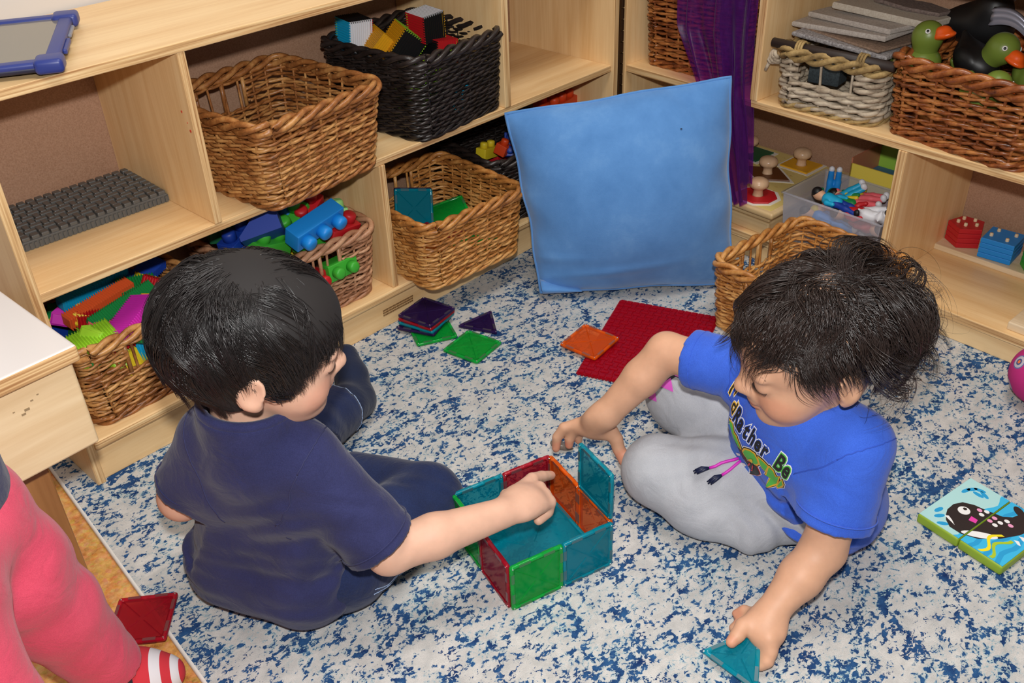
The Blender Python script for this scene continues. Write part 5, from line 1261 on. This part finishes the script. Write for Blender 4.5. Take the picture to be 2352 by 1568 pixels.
# ================================================================== curly-haired child in blue T-shirt
PZ2 = (1.0, -.86, 0)
kid2 = thing('person', 'seated child with curly dark hair, bright blue printed T-shirt and grey sweatpants', 'person', PZ2); off2 = -np.array(PZ2)
Mc = headframe(138, -17, -3); oc = np.array((.928, -.878, .348)); sc_ = .98
sL, sR = np.array((.918, -.955, .246)), np.array((.944, -.792, .262)); eL, wL = np.array((.874, -.958, .104)), np.array((.790, -.942, .052)); eR, wR = np.array((.930, -.668, .248)), np.array((.866, -.615, .150))
pel2, bel2, che2 = np.array((1.005, -.868, .080)), np.array((.972, -.866, .140)), np.array((.940, -.872, .205)); wv2 = N_(sR-sL); hv2 = N_(np.array((.35, .92, 0)))
g = Sdf(); Wc = add_head(g, Mc, oc, sc_)
g.cap(Wc((-.022, 0, -.05)), (.940, -.880, .250), .040, .045, .02)
for c_, v_, r_ in ((pel2, hv2, .056), (bel2, hv2, .050), (che2, wv2, .046)): g.cap(c_-v_*.04, c_+v_*.04, r_, None, .02)
g.cap(sL, sR, .026, None, .02)
g.chain([sL, (sL+eL)/2, eL, eL*.55+wL*.45, wL], [.032, .030, .0275, .0265, .0190], .010)
g.chain([sR, (sR+eR)/2, eR, eR*.6+wR*.4, wR], [.030, .028, .0275, .0265, .0200], .008)
# left hand pinching the triangle
dl = N_(np.array((-.62, -.30, -.35))); sl = N_(np.array((-.45, .86, .05))); g.ell((.771, -.946, .040), (.028, .026, .0185), np.stack([dl, N_(np.cross(np.cross(dl, sl), dl)), N_(np.cross(dl, sl))], 1), .014)
finger(g, [(.768, -.932, .044), (.752, -.925, .043), (.738, -.926, .039), (.727, -.9245, .035)], [.0122, .0105, .0092, .0076])
finger(g, [(.758, -.958, .040), (.752, -.9645, .028), (.744, -.966, .018), (.737, -.9615, .012)], [.0108, .0094, .0084, .007])
finger(g, [(.762, -.952, .032), (.750, -.955, .018), (.738, -.949, .0095)], [.010, .0086, .007])
finger(g, [(.772, -.930, .032), (.768, -.914, .024), (.762, -.908, .016)], [.0098, .0084, .0068])
finger(g, [(.778, -.926, .040), (.780, -.910, .034), (.776, -.902, .026)], [.0092, .0078, .0064])
# right hand reaching, fingers bent down, thumb spread
fz = np.array((-.0085, -.0075, .012)); H = lambda x, y, z: np.array((x, y, z))+fz
dr = N_(np.array((-.10, .32, -.50))); 
g.ell(H(.876, -.588, .108), (.027, .026, .0150), np.stack([N_(np.array((-.25, .75, -.60))), N_(np.array((.70, -.55, -.1))), np.cross(N_(np.array((-.25, .75, -.60))), N_(np.array((.70, -.55, -.1))))], 1), .016)
g.cap(wR, H(.872, -.584, .108), .0200, .0165, .010); g.cap(H(.863, -.571, .103), H(.886, -.600, .097), .0125, .0130, .010)
finger(g, [H(.859, -.564, .106), H(.848, -.550, .099), H(.840, -.543, .082), H(.837, -.543, .062)], [.0086, .0082, .0075, .0064])
finger(g, [H(.864, -.569, .100), H(.857, -.559, .092), H(.853, -.556, .078), H(.852, -.556, .066)], [.0086, .0082, .0075, .0064])
finger(g, [H(.871, -.574, .098), H(.868, -.564, .090), H(.867, -.560, .078), H(.868, -.561, .068)], [.0084, .008, .0074, .0062])
finger(g, [H(.880, -.580, .094), H(.880, -.570, .086), H(.881, -.567, .076)], [.009, .008, .0066])
finger(g, [H(.889, -.604, .096), H(.892, -.613, .084), H(.890, -.620, .070), H(.888, -.630, .055)], [.0118, .0104, .0094, .0076])
hL, kL, aL = np.array((.975, -.850, .085)), np.array((.896, -.690, .066)), np.array((.912, -.838, .040)); hR, kR, aR = np.array((1.030, -.800, .095)), np.array((1.020, -.655, .122)), np.array((1.12, -.69, .04))
for a in ((hL, kL, aL), (hR, kR, aR)): g.chain(a, [.050, .042, .030], .02)
V, Q = g.mesh(.0026)
M_skinB = skin_mat('skin_tan', srgb(206, 158, 128)); body2 = fastmesh('body', V+off2, Q, M_skinB, kid2)
sp = face_spots(Wc, Mc, sc_, (.88, .60, .58))+[(H(.840, -.546, .063), .016, (1.05, .86, .86), None), (H(.888, -.630, .055), .020, (1.05, .84, .84), None), (H(.852, -.556, .066), .014, (1.05, .85, .85), None), (np.array((.776, -.902, .026)), .016, (1, .82, .80), None), (np.array((.727, -.9245, .035)), .010, (1, .86, .84), None)]
tint(body2, V, sp)
# T-shirt
g = Sdf(); g.cap(pel2-hv2*.048, pel2+hv2*.048, .074, None, .02); g.cap(bel2-hv2*.046, bel2+hv2*.046, .068, None, .035); g.cap(che2-wv2*.046, che2+wv2*.036, .062, None, .035); g.cap(sL, sR, .040, None, .025); g.cap((sL+sR)/2, (.938, -.880, .268), .050, .044, .03)
u1, u2 = N_(eL-sL), N_(eR-sR); z1, z2 = sL+(eL-sL)*.70, sR+(eR-sR)*.70
g.chain([sL, z1+u1*.02], [.042, .051], .02); g.chain([sR, z2+u2*.02], [.040, .041], .015)
g.disc(z1, u1, .075, .12); g.cap(z1-u1*.022, z1+u1*.05, .040, .044, .002, 's'); g.disc(z2, u2, .065, .12); g.cap(z2-u2*.022, z2+u2*.05, .0335, .036, .002, 's')
nk2 = Wc((-.022, 0, -.07)); nb2 = np.array((.934, -.880, .288)); g.cap(nb2, nb2+np.array((-.024, .012, .08)), .046, .062, .004, 's'); g.plane((0, 0, .004), (0, 0, -1))
wr = wrinkles([((.915, -.90, .10), (.35, -.2, .9), .036, .06, .0062), ((.93, -.915, .055), (.3, -.2, .9), .030, .05, .0056), ((.90, -.945, .17), (.7, -.2, .7), .030, .045, .0030), ((.92, -.80, .235), (.2, .9, .3), .026, .04, .0022), ((.93, -.93, .25), (.5, -.6, .3), .024, .035, .0018)])
V, Q = g.mesh(.0034, disp=wr); M_blue = fabric('blue_jersey', srgb(62, 104, 214), srgb(48, 84, 186)); shirt2 = fastmesh('t_shirt', V+off2, Q, M_blue, kid2)
bvS = BVHTree.FromPolygons([tuple(v) for v in V], [tuple(q) for q in Q])
ax = N_(np.array((-.30, .16, .94))); e_a = N_(np.cross(ax, (0, 1, .1))); e_b = np.cross(ax, e_a); col_c = np.array((.936, -.880, .280))
MB().tube([col_c+off2+.0475*math.cos(a)*e_a+.0475*math.sin(a)*e_b for a in np.linspace(0, 2*math.pi, 41)[:-1]], .0072, 8, closed=True).build('collar', M_blue, kid2, True)
ring_stitch(z1-u1*.016, u1, .0498, 'sleeve_hem', M_blue, kid2, .0011, off2); ring_stitch(z2-u2*.016, u2, .0405, 'sleeve_hem', M_blue, kid2, .0011, off2)
M_blue2 = mat('blue_thread', srgb(46, 82, 186), .9); armhole(sL, N_(u1*.7-wv2*.7), bvS, kid2, M_blue2, off2); armhole(sR, N_(u2*.8+wv2*.3), bvS, kid2, M_blue2, off2)
# sweatpants
g = Sdf(); g.cap(pel2-hv2*.045+np.array((.0, .012, -.008)), pel2+hv2*.045+np.array((0, .012, -.008)), .070, None, .02)
g.chain([hL, (hL+kL)/2, kL], [.064, .058, .052], .02); g.chain([kL, (kL+aL)/2+np.array((-.012, 0, -.005)), aL, (.945, -.862, .034)], [.050, .044, .036, .030], .015); g.chain([hR, kR], [.070, .066], .02); g.chain([kR, aR], [.060, .04], .02); g.plane((0, 0, .002), (0, 0, -1))
wr = wrinkles([((.905, -.735, .08), (.5, .6, .5), .034, .05, .0030), ((.955, -.74, .10), (.8, .3, .4), .036, .06, .0036), ((.92, -.845, .05), (.8, -.4, .3), .026, .04, .0042), ((1.02, -.70, .11), (.9, .2, .3), .040, .06, .0030), ((.885, -.80, .05), (.2, .9, .3), .05, .06, .0022)])
V, Q = g.mesh(.0036, disp=wr); M_sweat = fabric('grey_marl', srgb(184, 186, 192), srgb(156, 158, 166), 1400); pants2 = fastmesh('sweatpants', V+off2, Q, M_sweat, kid2); bvP = BVHTree.FromPolygons([tuple(v) for v in V], [tuple(q) for q in Q])
# drawstring with dark tassels
for k_, e_ in enumerate(((.897, -.775, .118), (.903, -.790, .112))):
    S_ = on_surf(bvP, [np.array((.925, -.80+k_*-.004, .125))*(1-t_)+np.array(e_)*t_ for t_ in np.linspace(0, 1, 6)], .003)+off2
    MB().tube(S_, .0022, 6).build('drawstring', PL['magenta'], kid2, True)
    d = S_[-1]-S_[-2]; d = d/np.linalg.norm(d); mb = MB()
    for j in range(7): mb.tube([S_[-1], S_[-1]+d*.010+np.array((.003*math.cos(j), .003*math.sin(j), .002)), S_[-1]+d*.019+np.array((.004*math.cos(j), .004*math.sin(j), 0))], [.0022, .0024, .0012], 4)
    mb.build('tassel', PL['navy'], kid2, True)
# dark knee patch with pink triangle teeth
def decal(bvh, origin, ex, ey, polys, name, m, parent, o_, lift, sub=3):
    """flat shapes wrapped on to a surface: project along the patch normal"""
    ex, ey = N_(np.array(ex, float)), np.array(ey, float); ey = N_(ey-ex*(ey@ex)); nz = np.cross(ex, ey); mb = MB()
    for vs, fs in polys:
        P3 = []
        for x, y in vs:
            o3 = np.array(origin)+ex*x+ey*y; hit = bvh.ray_cast(Vector(o3+nz*.09), Vector(-nz), .2)
            if hit[0] is None: hit = bvh.find_nearest(Vector(o3))
            P3.append(np.array(hit[0])+np.array(hit[1])*lift+o_)
        mb.add(P3, fs)
    return mb.build(name, m, parent, True)
def tri_poly(poly, h):
    """triangulate and refine a simple polygon so that it can follow a curved surface"""
    from mathutils.geometry import tessellate_polygon
    vs = [tuple(p) for p in poly]; fs = [tuple(t) for t in tessellate_polygon([[Vector((p[0], p[1], 0)) for p in vs]])]
    return refine(vs, fs, h)
def refine(vs, fs, h):
    vs = list(vs); fs = [tuple(f) for f in fs]
    for _ in range(7):
        mid = {}; long_ = False
        def L2(a, b): return (vs[a][0]-vs[b][0])**2+(vs[a][1]-vs[b][1])**2
        out = []
        for f in fs:
            e = max(((L2(f[i], f[(i+1) % 3]), i) for i in range(3)))
            if e[0] > h*h:
                i = e[1]; a, b, c = f[i], f[(i+1) % 3], f[(i+2) % 3]; k = (min(a, b), max(a, b))
                if k not in mid: mid[k] = len(vs); vs.append(((vs[a][0]+vs[b][0])/2, (vs[a][1]+vs[b][1])/2))
                m_ = mid[k]; out += [(a, m_, c), (m_, b, c)]; long_ = True
            else: out.append(f)
        # split neighbours that share a split edge to avoid cracks is not needed: the pieces lie flat on one surface
        fs = out
        if not long_: break
    # keep faces turned up
    fs = [f if (vs[f[1]][0]-vs[f[0]][0])*(vs[f[2]][1]-vs[f[0]][1])-(vs[f[1]][1]-vs[f[0]][1])*(vs[f[2]][0]-vs[f[0]][0]) > 0 else f[::-1] for f in fs]
    return vs, fs
po_ = (.990, -.640, .160); pex, pey = (.77, -.36, .46), (-.07, .70, .67)
decal(bvP, po_, pex, pey, [tri_poly([(-.055, .0), (.06, .0), (.06, .045), (-.055, .045)], .008)], 'knee_patch', mat('patch_black', srgb(34, 34, 44), .9), kid2, off2, .0012)
decal(bvP, po_, pex, pey, [tri_poly([(-.050+.026*i, .002), (-.030+.026*i, .002), (-.040+.026*i, -.016)], .008) for i in range(4)], 'patch_tooth', mat('patch_pink', srgb(206, 84, 186), .9), kid2, off2, .0015)
# print on the chest of the blue T-shirt
def shirt_print():
    o3 = (.881, -.846, .235); ex, ey = (-.17608, -.86040, -.47822), (-.01691, -.48310, .87540)
    def uv(cx, cy):
        dx, dy = cx/5.6-105, cy/5.6-125; return np.array((.000378*dx+.00039*dy, .000802*dx-.000632*dy))
    def ink(n, *c): return mat('shirt_ink_'+n, srgb(*c), .6)
    WH, BK, GO, GR, BL_, RE, SK = ink('white', 238, 238, 240), ink('black', 24, 24, 28), ink('gold', 236, 180, 40), ink('green', 84, 186, 70), ink('blue', 52, 112, 220), ink('red', 206, 36, 52), ink('glow', 40, 80, 190)
    def put(poly2, m, name, lift): decal(bvS, o3, ex, ey, [tri_poly([tuple(p) for p in poly2], .007)], name, m, kid2, off2, lift)
    def blob(pts, layers, name):
        P = np.array([uv(*p) for p in pts]); c = P.mean(0)
        for k, (gr, m) in enumerate(layers):
            d = P-c; L = np.linalg.norm(d, axis=1, keepdims=True); put(c+d*(1+gr/np.maximum(L, .004)), m, name, .0010+.0005*k)
    blob([(30, 760), (110, 640), (180, 630), (230, 740), (270, 880), (275, 1000), (290, 1100), (330, 1200), (340, 1260), (310, 1390), (220, 1340), (120, 1220), (40, 1120), (10, 1000)], ((.0014, WH), (0, BL_)), 'printed_patch')
    for q in ([(150, 1050), (270, 1035), (250, 1075), (170, 1085)], [(170, 1180), (300, 1180), (320, 1210), (220, 1260)], [(215, 1330), (250, 1290), (300, 1300), (295, 1380)]): put([uv(*p) for p in q], WH, 'printed_stripe', .0022)
    blob([(290, 930), (330, 920), (340, 1000), (390, 1130), (470, 1120), (540, 1190), (570, 1290), (480, 1330), (400, 1340), (340, 1330), (395, 1260), (380, 1180), (310, 1090)], ((.0022, WH), (.0012, RE), (0, BK)), 'printed_patch')
    for q in ([(370, 1180), (440, 1130), (450, 1150), (380, 1200)], [(430, 1230), (480, 1160), (490, 1180), (445, 1250)], [(380, 1260), (440, 1240), (440, 1260), (390, 1280)]): put([uv(*p) for p in q], RE, 'printed_stripe', .0028)
    for pts in ([(170, 560), (230, 600), (265, 680), (275, 720), (320, 760), (360, 850), (370, 920), (350, 950), (300, 860), (250, 780), (215, 690), (185, 620)], [(365, 960), (420, 915), (500, 940), (560, 985), (585, 1060), (590, 1140), (540, 1165), (470, 1140), (400, 1090), (365, 1030)], [(592, 1020), (660, 1080), (730, 1160), (655, 1250), (610, 1190), (590, 1120)], [(735, 1150), (790, 1210), (815, 1290), (870, 1290), (800, 1420), (770, 1430), (650, 1470), (640, 1450), (700, 1330), (640, 1290)], [(850, 1360), (895, 1320), (905, 1400), (870, 1440), (800, 1470), (780, 1440)]):
        blob(pts, ((.0032, WH), (.0020, BK), (.0006, GO), (-.0022, GR)), 'printed_letter')
    for q in ([(440, 1070), (500, 1060), (510, 1090), (450, 1100)], [(455, 1085), (505, 1095), (500, 1115), (465, 1110)]): put([uv(*p) for p in q], GO, 'printed_stripe', .0034)
    def word(txt, start, end, upv, cols):
        A0, B0 = uv(*start), uv(*end); w = B0-A0; n = len(txt); cell = w/n; upv = np.array(upv)
        for i, ch in enumerate(txt):
            for k, (of, m) in enumerate(cols):
                cu = bpy.data.curves.new('glyph', 'FONT'); cu.body = ch; cu.size = 1; cu.offset = of; cu.align_x = 'CENTER'; cu.fill_mode = 'FRONT'; cu.resolution_u = 3
                ob = bpy.data.objects.new('glyph', cu); C.objects.link(ob); me = ob.evaluated_get(bpy.context.evaluated_depsgraph_get()).to_mesh()
                me.calc_loop_triangles(); vs = [(v.co.x, v.co.y) for v in me.vertices]; fs = [tuple(t.vertices) for t in me.loop_triangles]
                ob.to_mesh_clear(); bpy.data.objects.remove(ob); bpy.data.curves.remove(cu)
                if not vs: continue
                sx = 1.75; P2 = [tuple(A0+cell*(i+.5)+cell*(v[0]*sx)+upv*(v[1]*1.9)) for v in vs]; vv, ff = refine(P2, fs, .007)
                decal(bvS, o3, ex, ey, [(vv, ff)], 'printed_letter', m, kid2, off2, .0030+.0004*k)
    word("I'd", (140, 180), (225, 520), (-.003, .0165), ((.11, WH), (.075, GO), (.02, BK)))
    word('Rather', (232, 560), (700, 1055), (-.004, .0190), ((.11, WH), (.07, SK), (.035, BK)))
    word('Be', (790, 1140), (965, 1325), (-.004, .0200), ((.12, WH), (.08, GR), (.03, BK)))
shirt_print()
# curly hair: thin over the crown, long loose locks that lift off at the back
M_hairB = hair_mat('dark_brown_hair', srgb(42, 32, 29), .30)
rgB = np.random.default_rng(33); grc = Mc.T@np.array((0, 0, -1.0)); c0c, r0c = np.array((-.012, 0, .022)), np.array((.091, .075, .081))
regB = lambda U: (U[:, 2] > -.45+.80*np.clip(U[:, 0], 0, 1)) & ~((U[:, 0] > .60) & (U[:, 2] < .42)) & ~((np.abs(U[:, 1]) > .70) & (U[:, 0] > -.3) & (U[:, 2] < .05))
zB = lambda P: np.interp(P[:, :, 0], [-.16, -.05, -.030, -.012, .012, .03, .062, .12], [-.06, -.050, -.015, .010, .008, .006, .034, .040])
def add_hair(P, w, name, rg):
    V_, Q_ = strands_mesh((P*sc_)@Mc.T+oc, w[0]+w[1]*rg.random(len(P))); return fastmesh(name, V_+off2, Q_, M_hairB, kid2)
PS = grow(rgB, 3400, regB, (-.30, .0, .95), (.05, .09), 14, c0c, r0c, grc, (.001, .006), swirl=.7, jit=.40, clump=70, pull=.75, stick=.9, grav=.15, curl=((.001, .004), (.3, .8)))
PS2 = grow(rgB, 420, lambda U: U@unit_v(np.array((-.28, .0, .96))) > .90, (.30, .05, .95), (.04, .07), 14, c0c, r0c, grc, (.002, .008), swirl=.5, jit=.6, clump=30, pull=.7, stick=.9, grav=.1, curl=((.001, .004), (.3, .8)))
add_hair(trim(np.concatenate([PS, PS2]), zB, rgB, .006), (.00036, .00024), 'hair_strands', rgB)
PS = grow(rgB, 4200, regB, (-.25, .05, .97), (.085, .13), 26, c0c, r0c, grc, (.003, .016), swirl=.55, jit=.55, clump=95, pull=.96, stick=.70, grav=.14, curl=((.006, .013), (1.1, 2.3)))
add_hair(trim(PS, zB, rgB, .012), (.00042, .00026), 'hair_locks', rgB)
regK = lambda U: (U[:, 0] < -.25) & (U[:, 2] > -.15)
PS = grow(rgB, 1100, regK, (.35, .0, .93), (.085, .125), 26, c0c, r0c, grc, (.008, .022), swirl=.1, jit=.7, clump=42, pull=.93, stick=.45, grav=.05, curl=((.016, .034), (.9, 1.6)))
add_hair(trim(PS, zB, rgB, .010), (.00036, .0002), 'back_curls', rgB)
PS = grow(rgB, 170, regK, (.35, .0, .93), (.09, .14), 26, c0c, r0c, grc, (.010, .026), swirl=.1, jit=.9, clump=3, pull=.5, stick=.4, grav=.03, curl=((.012, .028), (.7, 1.6)))
add_hair(PS, (.00022, .0001), 'flyaway_hairs', rgB)
brow(Wc, Mc, sc_, kid2, M_hairB, off2, 1); brow(Wc, Mc, sc_, kid2, M_hairB, off2, -1)
# the triangle in the left hand
tt_ = tile('teal', 'teal triangular tile pinched in the curly-haired child\'s hand', (.7275, -.938, .0195), (0, 0, 0), 'tri', .083)
A_, B_, C_ = np.array((.705, -.902, .012)), np.array((.713, -.972, .010)), np.array((.764, -.940, .036))
cen = (A_+B_+C_)/3; yv = N_(C_-cen); xv = B_-A_; xv = N_(xv-yv*(xv@yv)); zv = np.cross(xv, yv)
if zv[2] < 0: xv = -xv; zv = -zv
Mt = Matrix((tuple(xv), tuple(yv), tuple(zv))).transposed().to_4x4(); Mt.translation = Vector(cen); tt_.matrix_world = Mt

# ================================================================== child in pink trousers at the left edge
PZ3 = (.12, -.43, -.008)
kid3 = thing('person', 'standing child in pink trousers, navy top and red striped socks', 'person', PZ3); off3 = -np.array(PZ3)+np.array((-.034, .010, 0))
h1, k1, a1_ = np.array((.142, -.402, .345)), np.array((.186, -.408, .190)), np.array((.222, -.410, .052)); h2, k2, a2_ = np.array((.085, -.470, .345)), np.array((.082, -.520, .20)), np.array((.03, -.56, .05))
g = Sdf(); g.chain([h1, k1, a1_], [.045, .034, .024], .02); g.chain([h2, k2, a2_], [.045, .034, .024], .02); g.chain([(.11, -.43, .36), (.09, -.44, .50), (.08, -.44, .60)], [.06, .06, .05], .03); g.chain([(.08, -.44, .60), (.08, -.44, .66)], [.03, .03], .02); g.ell((.085, -.44, .74), (.075, .07, .085), None, .02)
for sg in (-1, 1): g.chain([(.08, -.44+sg*.08, .58), (.05, -.44+sg*.10, .47), (.06, -.44+sg*.08, .37)], [.03, .025, .02], .02)
V, Q = g.mesh(.005); o = fastmesh('body', V+off3, Q, M_skinA, kid3); tint(o, V, [])
g = Sdf(); g.chain([h1, (h1+k1)/2, k1, a1_], [.066, .062, .050, .038], .02); g.chain([h2, k2, a2_], [.064, .050, .038], .02); g.cap((.142, -.402, .35), (.085, -.470, .35), .066, None, .02)
ua = N_(a1_-k1); g.disc(a1_, ua, .07, .08); g.cap(a1_-ua*.02, a1_+ua*.03, .030, .032, .002, 's')
wr = wrinkles([(k1+np.array((.02, -.02, .03)), (.9, -.3, -.5), .060, .05, .0028), ((.17, -.43, .26), (.5, .6, -.6), .075, .06, .0030), (a1_-ua*.035, (.5, .3, -.8), .040, .035, .0026), ((.12, -.44, .30), (.6, .6, .5), .07, .08, .0030)])
V, Q = g.mesh(.0042, disp=wr); M_pink = fabric('pink_twill', srgb(214, 80, 104), srgb(190, 62, 88)); fastmesh('trousers', V+off3, Q, M_pink, kid3)
g = Sdf(); g.cap((.135, -.405, .395), (.075, -.470, .395), .068, None, .02); g.cap((.10, -.42, .50), (.07, -.46, .50), .072, None, .03); g.cap((.08, -.37, .58), (.08, -.51, .58), .045, None, .03)
for sg in (-1, 1): g.chain([(.08, -.44+sg*.08, .58), (.05, -.44+sg*.10, .47), (.06, -.44+sg*.08, .38)], [.045, .04, .034], .02)
V, Q = g.mesh(.005, disp=wrinkles([((.12, -.41, .40), (.2, .1, 1), .03, .08, .003)])); fastmesh('navy_top', V+off3, Q, fabric('navy_knit', srgb(44, 46, 82)), kid3)
g = Sdf(); g.ell((.083, -.44, .757), (.083, .078, .085)); g.ell((.16, -.44, .70), (.07, .07, .07), k=.01, op='s'); V, Q = g.mesh(.006); fastmesh('hair', V+off3, Q, M_hairB, kid3)
def sock_mat():
    m = mat('striped_sock', srgb(200, 50, 60), .9); t = NT(m); c = t.n('ShaderNodeTexCoord'); sx = t.n('ShaderNodeSeparateXYZ'); t.l(c.outputs['Object'], sx.inputs[0])
    s_ = t.math('ADD', t.math('MULTIPLY', sx.outputs[0], .85), t.math('MULTIPLY', sx.outputs[1], -.52)); f = t.math('FRACT', t.math('MULTIPLY', t.math('SUBTRACT', s_, .0725), 1/.062))
    t.col(t.ramp(f, [(0, srgb(196, 44, 56)), (.18, srgb(214, 210, 214)), (.36, srgb(196, 44, 56)), (.52, srgb(214, 210, 214)), (.66, srgb(196, 44, 56)), (.80, srgb(36, 30, 42)), (.90, srgb(196, 44, 56))], 'CONSTANT')); return m
g = Sdf(); g.chain([a1_-ua*.01, (.230, -.412, .032), (.252, -.424, .022), (.272, -.434, .016)], [.028, .033, .030, .022], .015); g.plane((0, 0, -.0075), (0, 0, -1)); V, Q = g.mesh(.0034); fastmesh('striped_sock', V+off3, Q, sock_mat(), kid3)

# ================================================================== child at the right edge, only a flowered leg in view
PZ4 = (1.50, -1.06, 0)
kid4 = thing('person', 'child at the rug edge, one leg in magenta flowered leggings visible', 'person', PZ4); off4 = -np.array(PZ4)
def flower_mat():
    m = mat('flower_print', srgb(190, 40, 120), .9); t = NT(m); v = t.coord(); vo = t.n('ShaderNodeTexVoronoi'); vo.inputs['Scale'].default_value = 32; t.l(v, vo.inputs['Vector'])
    ring = t.ramp(vo.outputs['Distance'], [(0, srgb(236, 120, 60)), (.12, srgb(70, 80, 130)), (.2, srgb(190, 180, 190)), (.34, srgb(90, 110, 160)), (.40, srgb(186, 36, 116))], 'CONSTANT'); t.col(ring); return m
g = Sdf(); g.chain([(1.40, -1.42, .10), (1.47, -1.22, .095), (1.508, -1.020, .060)], [.07, .060, .048], .02); g.chain([(1.508, -1.020, .055), (1.46, -1.14, .045), (1.40, -1.20, .04)], [.046, .038, .03], .02); g.chain([(1.28, -1.46, .10), (1.22, -1.32, .09), (1.24, -1.42, .05)], [.07, .055, .04], .02); g.cap((1.41, -1.45, .10), (1.27, -1.48, .10), .08, None, .02); g.plane((0, 0, .001), (0, 0, -1))
V, Q = g.mesh(.0045); fastmesh('leggings', V+off4, Q, flower_mat(), kid4)
bx_ = np.array((1.34, -1.50, 0)); Z3 = lambda x, y, z: bx_+np.array((x, y, z))
g = Sdf(); g.chain([Z3(0, 0, .12), Z3(0, -.02, .25), Z3(0, -.02, .36)], [.05, .05, .04], .03); g.cap(Z3(0, -.02, .36), Z3(0, -.01, .42), .03, None, .02); g.ell(Z3(0, 0, .50), (.075, .085, .085), None, .02)
for sg in (-1, 1): g.chain([Z3(sg*.07, -.02, .34), Z3(sg*.11, .02, .24), Z3(sg*.09, .10, .19)], [.028, .024, .02], .02)
V, Q = g.mesh(.006); o = fastmesh('body', V+off4, Q, M_skinB, kid4); tint(o, V, [])
g = Sdf(); g.chain([Z3(0, 0, .12), Z3(0, -.02, .25), Z3(0, -.02, .34)], [.088, .082, .07], .03); g.cap(Z3(-.07, -.02, .335), Z3(.07, -.02, .335), .045, None, .03); V, Q = g.mesh(.006); fastmesh('top', V+off4, Q, M_navy, kid4)
g = Sdf(); g.ell(Z3(0, -.01, .515), (.083, .09, .085)); g.ell(Z3(0, .08, .46), (.07, .07, .07), k=.01, op='s'); V, Q = g.mesh(.006); fastmesh('hair', V+off4, Q, M_hairB, kid4)
